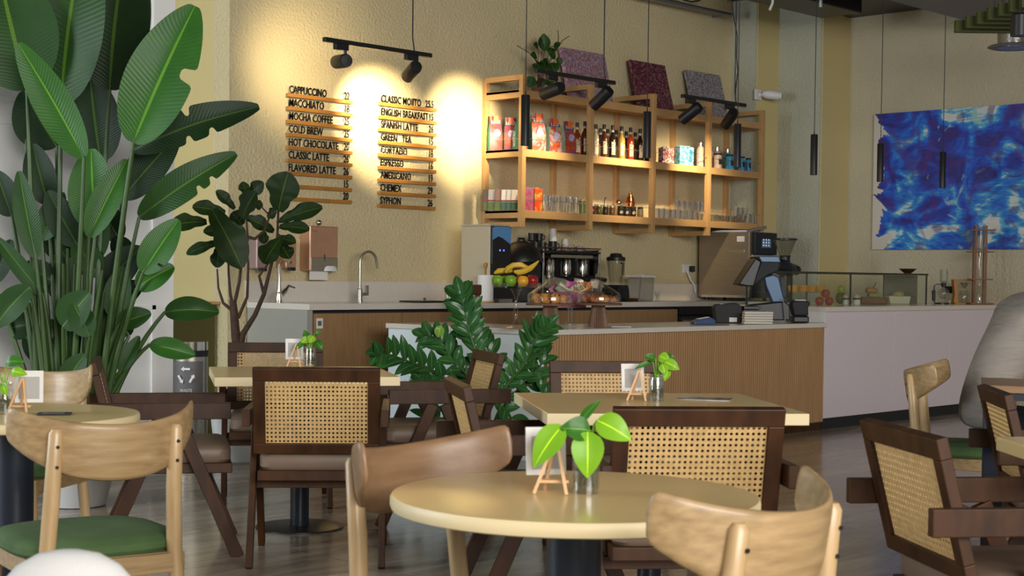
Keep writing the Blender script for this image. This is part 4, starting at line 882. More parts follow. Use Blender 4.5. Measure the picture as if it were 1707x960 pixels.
# snack basket behind the domes
L3 = fc(950, 7.35)
g = thing('snack_basket', 'magenta tray of packaged snacks behind the cake domes', 'basket', L3)
MB().prism([(-.11,0),(.11,0),(.13,.11),(-.13,.11)], .16, at((0,0), .13, YAW)).build('tray', pm('magenta_plastic', (.36,.02,.15), rough=.4, noise=.4, nscale=20), g, smooth=False)
MB().lathe([(.05,0),(.05,.01),(.02,.02),(.02,.128)], n=18).build('tray_foot', m_glass, g)
m_pk = [ramp_mat('packet_print', s_, 22, 2, 4, .35, seed=k) for k, s_ in enumerate(([(.4,(.15,.35,.05)),(.5,(.55,.60,.45)),(.6,(.6,.1,.2))], [(.4,(.45,.02,.20)),(.5,(.30,.03,.25)),(.6,(.6,.2,.3))], [(.4,(.6,.14,.02)),(.5,(.6,.3,.05)),(.6,(.3,.05,.02))], [(.4,(.55,.55,.48)),(.5,(.3,.4,.1)),(.6,(.4,.1,.1))]))]
for i, (dx, dz, rot, mi, lb) in enumerate(((-.05,.25,.7,0,'green and white snack packet leaning left in the magenta tray'),(.035,.255,-.6,3,'white and green snack packet leaning right in the magenta tray'),(.02,.28,.1,1,'magenta snack packet at the back of the tray'),(.10,.275,-.1,2,'orange snack packet at the right of the tray'),(-.10,.235,.9,1,'dark magenta packet at the left of the tray'))):
    v = r0*dx+f0*(-.03 if i < 2 else .03)
    g_ = thing('snack_packet', lb, 'packet', (L3.x+v.x, L3.y+v.y, ZC+dz-.0), YAW, 'snack packets in the magenta tray')
    T = Matrix.Rotation(rot, 4, 'Y') @ Matrix.Rotation(-.25, 4, 'X')
    MB().prism([(-.055,-.035),(.055,-.035),(.06,0),(.055,.035),(-.055,.035),(-.06,0)], .018, T).build('packet_body', m_pk[mi], g_, smooth=False, bevel=.005)
    MB().box(.055,.062,-.003,.003,-.034,.034,T).build('sealed_end', m_paper, g_, smooth=False)
# point of sale
def pos(x, Y, lb, nm, cat): return thing(nm, lb, cat, fc(x, Y), YAW)
PY = 6.98
L4 = fc(1300, PY)
g = thing('till_terminal', 'black touch screen till with a painted blue sheen on an angled stand, seen from behind', 'cash register', L4, yaw(0))
px = 12.3/F     # metres per pixel at the till
def tp2(x, y): return ((x-1300)*px, 0, (541-y)*px)
m_blk_bl = pm('till_blue_sheen', (.03,.075,.15), rough=.34, metal=.2)  # blue sheen on the black casing, painted as base colour
MB().prism([tp2(1234,537)[::2], tp2(1314,537)[::2], tp2(1313,512)[::2], tp2(1305,505)[::2], tp2(1245,512)[::2]], .18).build('base', m_black, g, smooth=False, bevel=.01)
MB().prism([tp2(a_, b_)[::2] for a_, b_ in ((1270,465),(1286,460),(1296,465),(1307,508),(1285,508),(1273,480))], .10).build('stand', m_blk_bl, g, smooth=False, bevel=.012)
MB().prism([tp2(a_, b_)[::2] for a_, b_ in ((1252,434),(1262,440),(1250,481),(1240,481),(1224,478))], .34).build('screen', m_black, g, smooth=False, bevel=.01)
MB().prism([tp2(a_, b_)[::2] for a_, b_ in ((1251,432),(1291,433),(1294,440),(1290,456),(1274,462),(1250,480),(1246,478),(1262,440))], .32).build('screen_back', m_blackm, g, smooth=False, bevel=.015)
MB().prism([tp2(a_, b_)[::2] for a_, b_ in ((1256,431),(1290,431),(1294,441),(1262,441))], .25, at((0,-.05,.001))).build('top_cover', m_blk_bl, g, smooth=False, bevel=.006)
MB().tube([(.0,-.12,.2),(.012,-.125,.10),(.02,-.125,.01)], .005, 6).build('cable', m_grey, g)
g = thing('card_reader', 'black card payment reader on a dock, right of the till', 'card reader', fc(1333, 6.90), yaw(0))
MB().box(-.07,.06,-.09,.06,0,.055).build('dock', m_black, g, smooth=False, bevel=.012)
MB().prism([(-.06,.056),(.06,.056),(.055,.13),(.075,.15),(.065,.175),(-.06,.18),(-.08,.15)], .13).build('reader_body', m_blackm, g, smooth=False, bevel=.012)
MB().box(-.05,.04,-.05,.05,.178,.185).build('keypad', m_paper, g, smooth=False)
g = thing('receipt_printer', 'grey black receipt printer with a small white label, left of the till', 'printer', fc(1213, 7.12), yaw(0))
MB().prism([(-.10,0),(.10,0),(.10,.13),(.06,.16),(-.10,.145),(-.12,.12)], .17).build('printer_body', m_blackm, g, smooth=False, bevel=.008)
MB().box(.0,.06,-.0875,-.086,.01,.045).build('label', m_paper, g, smooth=False)
MB().box(-.07,-.035,-.06,.0,.148,.152).build('button_plate', m_grey, g, smooth=False)
MB().box(.11,.24,-.10,.10,.11,.135).build('cover_flap', m_black, g, smooth=False, bevel=.004)
MB().box(.11,.23,-.08,.10,0,.108).build('cash_drawer', m_black, g, smooth=False, bevel=.004)
g = thing('card_machine', 'small blue and white hand held payment machine lying on the counter', 'payment machine', fc(1170, 6.98), yaw(20))
MB().prism([(-.08,0),(.09,0),(.10,.03),(.06,.055),(-.05,.035),(-.08,.02)], .08).build('machine_body', pm('blue_plastic', (.05,.09,.20), rough=.3), g, smooth=False, bevel=.006)
MB().beam((-.04,0,.041),(.05,0,.056), .05, .004, side=(0,1,0)).build('screen', m_paper, g, smooth=False)
g = thing('napkin_stack', 'stack of folded white napkins in front of the till', 'napkins', fc(1262, 6.82), yaw(3))
random.seed(3)
for k in range(5):
    j = random.uniform(-.006,.006); MB().box(-.11+j,.115+j,-.05,.05,.001+k*.0195,.019+k*.0195).build('napkin', pm('napkin', (.66,.62,.54), rough=.9), g, smooth=False, bevel=.006)
tag(MB().box(-.07,.07,-.05,.05,0,.004).build('sample_sheet', m_paper, loc=fc(1035, 6.92), rot=(0,0,YAW), smooth=False), 'small flat paper card lying on the service counter', 'card')
# ================================================================ DISPLAY CASE and brewers (top at z 1.0)
ZD = 1.0015
def fd(x, Y): p = W(x, 500, Y=Y); return Vector((p.x, Y, ZD))
X0, X1, Y0, Y1, H = 10.78, W(1546, 460, Y=7.12).x, 7.12, 7.58, .275
g = thing('display_case', 'long glass food display case with thin dark frame on the white counter', 'display case', (X0, Y0, ZD))
w_ = X1-X0; dd = Y1-Y0; XM = W(1418, 480, Y=7.12).x-X0
fr = pm('case_frame', (.06,.06,.055), rough=.35, metal=.5)
for x in (0, XM, w_-.012): 
    for y in (0, dd-.012): MB().box(x, x+.012, y, y+.012, 0, H).build('upright', fr, g, smooth=False)
MB().box(-.005, w_+.005, -.005, dd+.005, H, H+.010).build('top_frame', glassm('top_glass', (.75,.8,.76), .15), g, smooth=False)
for y in (-.006, dd): MB().box(-.006, w_+.006, y, y+.008, H-.004, H+.012).build('top_edge', fr, g, smooth=False)
for x in (-.006, w_-.001): MB().box(x, x+.008, 0, dd, H-.004, H+.012).build('top_edge', fr, g, smooth=False)
for a_, b_ in ((.013, XM-.001), (XM+.013, w_-.013)): MB().box(a_, b_, .003, .007, .0, H-.006).build('front_glass', m_glass2, g, smooth=False)
MB().box(.003, .007, .013, dd-.013, .0, H-.006).build('side_glass', m_glass2, g, smooth=False)
MB().box(w_-.012, w_-.002, .10, dd-.013, .0, H-.006).build('end_panel', pm('smoked_panel', (.16,.15,.12), rough=.4), g, smooth=False)
ms = MB(); ms.box(.02, XM-.02, .20, dd-.02, .105, .111); ms.build('inner_shelf', glassm('shelf_glass', (.8,.85,.8), .12), g, smooth=False)
def inside(nm, lb, cat, x, dy, z=0, grp=None): p = fd(x, Y0+dy); return thing(nm, lb, cat, (p.x, p.y, ZD+z), YAW, grp)
m_tart = pm('tart_filling', (.65,.26,.02), rough=.3); m_crust = pm('tart_crust', (.50,.28,.09), rough=.7)
for i, (x, dy) in enumerate(((1322,.30),(1338,.30),(1352,.30),(1366,.30))):
    g = inside('custard_tart', ('orange custard tart furthest left','orange custard tart second from the left','orange custard tart third from the left','orange custard tart furthest right')+('',) and ('orange custard tart furthest left on the glass case shelf','orange custard tart second from left on the glass case shelf','orange custard tart third from left on the glass case shelf','orange custard tart nearest the green apple pile')[i], 'tart', x, dy, .1125, 'tarts in the display case')
    MB().lathe([(.038,0),(.048,.05),(.045,.05),(.036,.006)], n=20).build('crust', m_tart, g); MB().lathe([(.001,.04),(.045,.043),(.043,.055),(.001,.056)], n=20).build('filling', m_crust, g)
for i, (x, dy, z, lb) in enumerate(((1366,.12,0,'red apple at the left of the small pile in the case'),(1382,.10,0,'red apple at the front right of the pile in the case'),(1376,.12,.066,'red apple on top of the pile in the case'))):
    g = inside('red_apple', lb, 'apple', x, dy, z, 'red apples in the display case')
    r_ = .038; MB().lathe([(.12*r_,.04*r_),(.5*r_,0),(.85*r_,.35*r_),(r_,.95*r_),(.9*r_,1.45*r_),(.5*r_,1.8*r_),(.12*r_,1.68*r_)], n=20).build('fruit_body', m_redf, g); MB().tube([(0,0,.06),(0,0,.078)], .002, 5).build('stalk', m_bark, g)
g = inside('pineapple_piece', 'green leafed fruit in the glass case, right of the red apples', 'fruit', 1402, .16); MB().ball((0,0,.06), .05, 14, (1,1,1.1)).build('fruit_body', pm('olive_fruit', (.10,.12,.01), rough=.5, noise=.5, nscale=30), g); MB().ball((.0,0,.135), .035, 12).build('top_fruit', pm('lime_fruit', (.30,.36,.03), rough=.4), g)
for i, (x, lb) in enumerate(((1411,'cream dessert jar with dark jam layer, left of the case divider'),(1428,'cream dessert jar with dark jam layer, right of the case divider'))):
    g = inside('dessert_jar', lb, 'dessert', x, .07, 0, 'dessert jars in the display case')
    MB().lathe([(.028,0),(.032,.004),(.032,.045),(.028,.046)], n=18).build('cream_layer', m_paper, g); MB().lathe([(.0325,.046),(.0325,.062)], n=18).build('jam_layer', m_choc, g); MB().lathe([(.032,.063),(.032,.08),(.015,.095)], n=18).build('cream_top', pm('pink_cream', (.6,.45,.38), rough=.6), g)
g = inside('cake', 'brown loaf cake with a pale topping and a skewer in the glass case', 'cake', 1456, .20)
MB().box(-.12,.12,-.07,.07,.0,.065).build('cake_base', pm('brown_cake', (.20,.08,.04), rough=.7, noise=.4, nscale=30), g, smooth=False, bevel=.02)
MB().box(-.05,.06,-.05,.05,.066,.10).build('cheese_layer', pm('green_cream', (.25,.26,.08), rough=.6), g, smooth=False, bevel=.01)
MB().box(-.07,.03,-.05,.05,.101,.15).build('topping', pm('orange_cake', (.42,.19,.06), rough=.6, noise=.3, nscale=40), g, smooth=False, bevel=.018)
MB().tube([(-.01,0,.14),(.02,0,.20)], .003, 6).build('skewer', m_bark, g)
g = inside('serving_bowl', 'white rectangular bowl with a pastry in the right of the glass case', 'bowl', 1497, .22)
MB().prism([(-.09,0),(.09,0),(.105,.075),(-.105,.075)], .14).build('bowl_wall', pm('ivory_ceramic', (.60,.54,.40), rough=.3), g, smooth=False, bevel=.006)
MB().lathe([(.06,.076),(.05,.11),(.02,.13)], n=20).build('pastry', pm('pale_pastry', (.48,.38,.18), rough=.5, noise=.2, nscale=20), g)
g = inside('price_card', 'small white handwritten price card standing in the left of the glass case', 'card', 1334, .05); MB().box(-.025,.025,-.001,.001,0,.045).build('card', m_paper, g, smooth=False); MB().box(-.03,.03,-.01,.01,0,.003).build('card_foot', m_black, g, smooth=False)
p = fd(1540, Y0+.15)
g = thing('coffee_dripper', 'dark brown shallow bowl standing on top of the display case', 'bowl', (X1-.10, p.y, ZD+H+.0125)); MB().lathe([(.03,0),(.035,.004),(.085,.045),(.08,.045),(.03,.010)], n=28).build('bowl_wall', m_walnut, g); MB().lathe([(.028,.0),(.03,-.0005)], n=20).build('foot_ring', m_black, g)
# syphon
L5 = fd(1570, 7.2)
g = thing('syphon_brewer', 'glass coffee syphon with a tall tube and black handle beside the case', 'coffee syphon', L5, YAW)
MB().lathe([(.07,0),(.07,.012),(.02,.015)], n=24).build('base', m_black, g)
MB().tube([(-.07,0,.01),(-.078,0,.10),(-.075,0,.175),(-.05,0,.19),(.0,0,.188)], .006, 8).build('arm', m_black, g)
MB().tube([(-.078,0,.03),(-.08,0,.13)], .016, 10).build('handle', m_black, g)
MB().ball((.015,0,.10), .055, 20).build('lower_globe', m_glass, g)
MB().lathe([(.014,.16),(.022,.17),(.022,.19),(.03,.20)], (.015,0,0), 18).build('collar', m_black, g)
MB().lathe([(.02,.20),(.038,.22),(.038,.33),(.036,.33),(.036,.222),(.018,.204)], (.015,0,0), 24, cap=False).build('upper_tube', m_glass, g)
g = thing('filter_dripper', 'black cone dripper on a glass jug behind the syphon', 'coffee dripper', fd(1583, 7.32), YAW)
MB().lathe([(.045,0),(.055,.01),(.055,.08),(.04,.10),(.038,.10)], n=22).build('jug', m_glass, g); MB().lathe([(.02,.101),(.03,.105),(.055,.17),(.050,.17),(.018,.11)], n=24).build('cone', m_black, g)
g = thing('carafe_set', 'glass coffee carafe on a small orange wood frame', 'carafe', fd(1604, 7.15), YAW)
MB().box(-.09,.10,-.06,.06,0,.012).build('frame_base', m_orange_w, g, smooth=False, bevel=.003)
MB().prism([(-.095,.012),(-.05,.012),(-.055,.10),(-.06,.22),(-.10,.225),(-.085,.10)], .08).build('frame_side', m_orange_w, g, smooth=False, bevel=.003)
MB().box(-.10,.11,-.05,.05,.225,.238).build('frame_top', m_orange_w, g, smooth=False, bevel=.003)
MB().lathe([(.045,.014),(.05,.02),(.055,.08),(.04,.13),(.038,.13)], (.02,-.0,0), 24).build('carafe_body', m_glass, g); MB().lathe([(.012,.15),(.045,.21),(.043,.21),(.010,.153)], (.02,0,0), 20, cap=False).build('glass_cone', m_glass, g)
L6 = fd(1632, 6.96)
g = thing('cold_drip_tower', 'tall wooden cold drip coffee tower with glass vessels before the painting', 'cold drip tower', L6, YAW)
s6 = L6.x*f0.x+L6.y*f0.y; k6 = s6/F; HZ = (505-372)*k6
m_tw = pm('tower_wood', (.20,.075,.025), rough=.4)
for x, y in ((-.055,-.05),(.045,-.05),(-.045,.06),(.055,.06)): MB().box(x-.008, x+.008, y-.008, y+.008, .0, HZ-.01).build('upright', m_tw, g, smooth=False, bevel=.002)
for z, a_, b_ in ((.0,-.10,.12),(.235,-.10,.11),(.50,-.11,.12),(HZ-.06,-.11,.13)):
    if z < .01: MB().box(a_, b_, -.07, .07, z, z+.014).build('base_board', m_tw, g, smooth=False, bevel=.002)
    else:
        for y in (-.062, .068): MB().box(a_, b_, y-.004, y+.006, z, z+.012).build('cross_bar', m_tw, g, smooth=False, bevel=.002)
MB().lathe([(.02,.51),(.045,.56),(.05,HZ),(.047,HZ),(.018,.52)], n=22, cap=False).build('water_globe', m_glass, g)
MB().lathe([(.012,.46),(.016,.50)], n=14).build('valve', m_chrome, g)
MB().lathe([(.02,.25),(.026,.27),(.026,.45),(.024,.45)], n=18, cap=False).build('coffee_tube', m_glass, g)
MB().lathe([(.045,.016),(.048,.10),(.02,.17),(.022,.20)], n=20, cap=False).build('receiver', m_glass, g)
# ================================================================ TABLES
def tloc(x, y): p = W(x, y, z=.75); return (p.x, p.y, 0)
def round_table(loc, lb, r=.40):
    g = thing('round_table', lb, 'table', loc)
    MB().lathe([(r-.02,.715),(r-.003,.72),(r,.728),(r,.742),(r-.004,.749),(r-.015,.75)], n=72).build('tabletop', [m_edge, m_top], g)
    o = [c for c in g.children if c.name.startswith('tabletop')][0]
    for p_ in o.data.polygons:
        if p_.normal.z > .9: p_.material_index = 1
    MB().lathe([(.06,.03),(.06,.70),(.10,.705),(.10,.7145)], n=28).build('pedestal', m_navy, g)
    MB().lathe([(.24,0),(.24,.008),(.235,.012),(.07,.016),(.06,.03)], n=40).build('base_plate', m_black, g)
    return g
def square_table(loc, yw, lb, wx=.86, wy=.86):
    g = thing('square_table', lb, 'table', loc, yaw(yw))
    o = MB().box(-wx/2, wx/2, -wy/2, wy/2, .708, .75).build('tabletop', [m_edge, m_top], g, smooth=False)
    for p_ in o.data.polygons:
        if p_.normal.z > .9: p_.material_index = 1
    m = o.modifiers.new('bevel', 'BEVEL'); m.width = .003; m.segments = 2
    MB().box(-wx*.3, wx*.3, -.03, .03, .68, .707).build('top_bracket', m_black, g, smooth=False)
    MB().box(-.03, .03, -wy*.3, wy*.3, .68, .707).build('top_bracket', m_black, g, smooth=False)
    MB().lathe([(.045,.012),(.045,.679)], n=24).build('pedestal', m_navy, g)
    MB().lathe([(.21,0),(.21,.008),(.20,.011)], n=40).build('base_plate', m_black, g)
    return g
T1 = camp(.1405, 3.31, 0); round_table(T1, 'round pale table in the front centre, with a jar plant and small easel')
T2 = camp(-1.63, 5.02, 0); round_table(T2, 'round pale table at the left edge, in front of the big potted plant')
T3 = camp(-1.01, 7.33, 0); square_table(T3, 13, 'square pale table at centre left with rattan armchairs around it', .84, .80)
T4 = camp(.53, 5.76, 0); square_table(T4, 7, 'square pale table in the middle, before the ribbed counter', .93, .93)
# two tables at the right edge
T6 = W(1663, 727, z=.75); g = thing('square_table', 'square pale table cut by the right edge, beside the nearest rattan armchair', 'table', (T6.x+r0.x*.41-f0.x*.40, T6.y+r0.y*.41-f0.y*.40, 0), yaw(1))
o = MB().box(-.41,.40,-.40,.40,.708,.75).build('tabletop', m_top, g, smooth=False, bevel=.003); MB().lathe([(.045,.012),(.045,.707)], n=24).build('pedestal', m_navy, g); MB().lathe([(.21,0),(.21,.008),(.20,.011)], n=40).build('base_plate', m_black, g)
k = thing('high_table', 'brown topped table with dark blue metal legs, beside the person at the right', 'table', camp(1.885+.365+.07, 6.0-.125+.24, 0), yaw(-17))
MB().box(-.42,.42,-.25,.25,.785,.815).build('tabletop', m_oakw, k, smooth=False, bevel=.003)
for sx in (-1, 1):
    for sy in (-1, 1): MB().box(sx*.37-.04, sx*.37+.04, sy*.21-.025, sy*.21+.025, 0, .755).build('leg', m_navy, k, smooth=False, bevel=.003)
MB().box(-.41,.41,-.235,-.18,.755,.784).build('apron', m_navy, k, smooth=False); MB().box(-.41,.41,.18,.235,.755,.784).build('apron', m_navy, k, smooth=False)
# ================================================================ RATTAN ARMCHAIR (local +y is where the sitter looks)
def cane_mesh(w_, h_, nx, ny):
    m = MB(); cx = w_/nx; cz = h_/ny; rr = min(cx, cz)*.29
    idx = {}
    def gv(x, z, y=0):
        k_ = (round(x, 5), round(z, 5))
        if k_ not in idx: idx[k_] = m.vert((x, 0, z))
        return idx[k_]
    for i in range(nx):
        for j in range(ny):
            x0, z0 = -w_/2+i*cx, j*cz; xm, zm = x0+cx/2, z0+cz/2
            out = [gv(x0,z0), gv(xm,z0), gv(x0+cx,z0), gv(x0+cx,zm), gv(x0+cx,z0+cz), gv(xm,z0+cz), gv(x0,z0+cz), gv(x0,zm)]
            inn = [m.vert((xm+rr*math.cos(a), 0, zm+rr*math.sin(a))) for a in [math.radians(t) for t in (225,270,315,0,45,90,135,180)]]
            for k_ in range(8): m.face(out[k_], out[(k_+1) % 8], inn[(k_+1) % 8], inn[k_])
    return m
def armchair(lb, loc, rz):
    g = thing('rattan_armchair', lb, 'armchair', loc, rz, 'rattan and dark wood armchairs')
    TL = math.radians(14); BW, BH = .52, .37
    T = Matrix.Translation((0,-.235,.475)) @ Matrix.Rotation(TL, 4, 'X')      # leans backwards (towards -y) as it rises
    bf = MB()
    bf.box(-BW/2, BW/2, -.016, .016, BH-.055, BH, T); bf.box(-BW/2, BW/2, -.016, .016, 0, .045, T)
    for s_ in (-1, 1): bf.box(min(s_*BW/2, s_*(BW/2-.05)), max(s_*BW/2, s_*(BW/2-.05)), -.0161, .0161, .045, BH-.055, T)
    bk = bf.build('back_frame', m_walnut, g, smooth=False, bevel=.003)
    for yy, nm in ((-.004, 'rattan_panel'),):
        c = cane_mesh(BW-.098, BH-.098, 25, 15); c.v = [tuple(T @ (Vector(v)+Vector((0, yy, .044)))) for v in c.v]
        o = c.build(nm, m_cane, g, smooth=False); md = o.modifiers.new('solid', 'SOLIDIFY'); md.thickness = .0022
    st = MB(); N = 8
    # cushion with rounded edges
    prof = [(.01,-.028),(.0,-.015),(.0,.028),(.012,.045),(.035,.054),(.09,.058)]
    prev = None
    for ins, z in prof:
        ring = []
        x0, y0 = .240-ins, .245-ins; rc = .05
        for cx, cy, a0 in ((1,1,0),(-1,1,90),(-1,-1,180),(1,-1,270)):
            for k_ in range(5):
                a = math.radians(a0+k_*22.5); ring.append(st.vert((cx*(x0-rc)+rc*math.cos(a), .01+cy*(y0-rc)+rc*math.sin(a), .43+z)))
        if prev:
            for k_ in range(20): st.face(prev[k_], prev[(k_+1) % 20], ring[(k_+1) % 20], ring[k_])
        else: st.face(*reversed(ring))
        prev = ring
    st.face(*prev); st.build('seat_cushion', m_cush, g)
    MB().box(-.245,.245,-.240,.260,.358,.401).build('seat_frame', m_walnut, g, smooth=False, bevel=.004)
    for s_ in (-1, 1):
        x = s_*.282
        MB().box(x-.016, x+.016, -.36, .25, .595, .665).build('armrest', m_walnut, g, smooth=False, bevel=.003)
        MB().beam((x*.965,.03,.592), (x*.965,.285,.0), .028, .055).build('leg', m_walnut, g, smooth=False, bevel=.003)
        MB().beam((x*.965,-.03,.592), (x*.965,-.285,.0), .028, .055).build('leg', m_walnut, g, smooth=False, bevel=.003)
        MB().lathe([(.007,0),(.007,.003),(.003,.004)], n=12, T=Matrix.Translation((s_*(BW/2-.025),-.252,.53)) @ Matrix.Rotation(PI/2+TL, 4, 'X')).build('brass_screw', m_chrome, g)
    MB().box(-.258,.258,-.15,-.12,.317,.357).build('stretcher', m_walnut, g, smooth=False, bevel=.002)
    MB().box(-.258,.258,.12,.15,.317,.357).build('stretcher', m_walnut, g, smooth=False, bevel=.002)
    return g
def cam_of(x, d): return (x-853.5)/F*d
ac = armchair('rattan armchair in front of the centre left table, its back squarely to us', camp(cam_of(524, 6.35), 6.58, 0), yaw(4))
for x, d, yw, lb in ((462, 8.15, 190, 'rattan armchair behind the centre left table, facing us'),
        (285, 6.75, -77, 'rattan armchair left of the centre left table, seen from the side behind the oak chair'),
        (712, 7.7, 106, 'rattan armchair against the leafy floor plant, its ribbed back facing left'),
        (908, 5.62, -80, 'rattan armchair left of the middle table, its back seen edge on'),
        (1033, 6.68, 187, 'rattan armchair behind the middle table, against the ribbed counter'),
        (1133, 4.88, 5, 'rattan armchair in front of the middle table, its wide back to us'),
        (1700, 4.05, -82, 'rattan armchair at the lower right, its leaning back turned to the left')):
    dup(ac, camp(cam_of(x, d), d, 0), yaw(yw), lb)
dup(ac, camp(cam_of(1690, 5.45)+.27, 5.45, 0), yaw(-97), 'rattan armchair cut by the right edge, between the two right hand tables')
# ================================================================ OAK CHAIR
def oakchair(lb, loc, rz, backmat=None):
    g = thing('oak_chair', lb, 'chair', loc, rz, 'oak chairs with curved backs')
    # curved back: an arc bulging towards -y, ends sweep forward
    m = MB(); nu, nv = 24, 6; Rw = .265
    def P(u, v, off):
        a = u*1.12; x = Rw*math.sin(a)/math.sin(1.12)*(1+.0*abs(u)); y = -.30+.31*(1-math.cos(a)); 
        hh = .160*(1-.42*abs(u)**2.2); zc = .728+.082*u*u; z = zc+(v-.5)*hh
        lean = -(z-.70)*.16
        n = Vector((math.sin(a)*.55, -math.cos(a), 0)).normalized()
        e = (1-(2*v-1)**8)**.5 if 0 < v < 1 else .25
        p = Vector((x, y+lean, z))+n*off*(.45+.55*e)*(1-.3*abs(u)**6)
        return p
    t = .011; rows = []
    for i in range(nu+1):
        u = -1+2*i/nu; row = [m.vert(P(u, j/nv, t)) for j in range(nv+1)]+[m.vert(P(u, j/nv, -t)) for j in range(nv, -1, -1)]; rows.append(row)
    K = len(rows[0])
    for i in range(nu):
        for k_ in range(K): m.face(rows[i][k_], rows[i+1][k_], rows[i+1][(k_+1) % K], rows[i][(k_+1) % K])
    m.face(*rows[0]); m.face(*reversed(rows[-1]))
    o = m.build('backrest', backmat or m_oak, g, smooth='all', bevel=0)
    sub = o.modifiers.new('sub', 'SUBSURF'); sub.levels = 1; sub.render_levels = 1
    for s_ in (-1, 1):
        l_ = MB().tube([(s_*.215,-.265,0),(s_*.195,-.245,.25),(s_*.180,-.235,.45),(s_*.172,-.252,.62),(s_*.168,-.271,.785),(s_*.168,-.272,.797)], [.016,.020,.0225,.0225,.020,.012], 14).build('leg', m_oakleg, g)
        for z in (.695, .75): MB().lathe([(.0045,0),(.0045,.004)], n=10, T=Matrix.Translation((s_*.169,-.2835-(z-.7)*.12,z)) @ Matrix.Rotation(PI/2+.14, 4, 'X')).build('screw_hole', m_black, l_)
        MB().tube([(s_*.225,.235,0),(s_*.205,.215,.25),(s_*.19,.20,.425)], [.016,.020,.0225], 14).build('leg', m_oakleg, g)
    ap = MB(); ap.box(-.19,.19,-.255,-.232,.375,.43); ap.box(-.19,.19,.19,.212,.375,.43)
    for s_ in (-1, 1): ap.box(s_*.20-.011, s_*.20+.011, -.24, .20, .375, .43)
    ap.box(-.20,.20,-.24,.20,.42,.432)
    ap.build('seat_frame', m_oak, g, smooth=False, bevel=.003)
    st = MB(); prev = None
    for ins, z in ((.01,0),(0,.012),(.0,.03),(.012,.042),(.045,.050),(.10,.052)):
        ring = []
        for k_ in range(40):
            a = 2*PI*k_/40; ca, sa = math.cos(a), math.sin(a); e = 3.4
            r_ = 1/((abs(ca)**e+abs(sa)**e)**(1/e)); ring.append(st.vert((ca*r_*(.235-ins), -.01+sa*r_*(.235-ins), .4325+z)))
        if prev:
            for k_ in range(40): st.face(prev[k_], prev[(k_+1) % 40], ring[(k_+1) % 40], ring[k_])
        else: st.face(*reversed(ring))
        prev = ring
    st.face(*prev); st.build('seat_cushion', m_green, g)
    return g
oc = oakchair('oak chair with green seat at the lower left, its curved back to us', camp(-1.228, 4.40, 0), yaw(34))
dup(oc, camp(.298, 2.95, 0), yaw(50), 'oak chair at the lower right of the round centre table, cut by the frame')
dup(oc, camp(2.13, 7.0, 0), yaw(-112), 'oak chair with green seat at the right, under the person in grey')
dup(oc, camp(-1.95, 5.95, 0), yaw(170), 'oak chair with green seat behind the left round table, mostly hidden')
oakchair('brownish oak chair left of the round centre table, inner side of its back to us', camp(-.045, 3.49, 0), yaw(-128), m_oakw)
# white chair top in the lower left corner
g = thing('white_chair', 'white rounded fabric chair back rising into the lower left corner', 'chair', camp(cam_of(110, 2.7), 2.72, 0), yaw(8))
m_fab = pm('white_fabric', (.58,.57,.55), rough=.85, bump=.3, bscale=200)
m = MB(); prev = None
for z, hw, hd in ((.30,.03,.02),(.34,.12,.04),(.45,.14,.06),(.60,.135,.055),(.66,.12,.05),(.695,.09,.04),(.715,.055,.028),(.722,.02,.012)):
    ring = [m.vert((math.cos(2*PI*k_/32)*hw*1.0, math.sin(2*PI*k_/32)*hd, z)) for k_ in range(32)]
    if prev:
        for k_ in range(32): m.face(prev[k_], prev[(k_+1) % 32], ring[(k_+1) % 32], ring[k_])
    else: m.face(*reversed(ring))
    prev = ring
m.face(*prev); m.build('backrest', m_fab, g)
MB().tube([(math.cos(t)*.122, -.012, .60+max(0, math.sin(t))*.105) for t in [PI*k_/16 for k_ in range(17)]], .004, 6).build('piping', m_fab, g)
MB().lathe([(.18,.36),(.20,.38),(.20,.43),(.17,.45)], (0,-.2,0), 32).build('seat', m_fab, g)
for sx in (-1, 1):
    MB().tube([(sx*.12,.0,.36),(sx*.17,.03,0)], [.016,.011], 10).build('leg', m_oakleg, g)
    MB().tube([(sx*.12,-.3,.37),(sx*.17,-.36,0)], [.016,.011], 10).build('leg', m_oakleg, g)
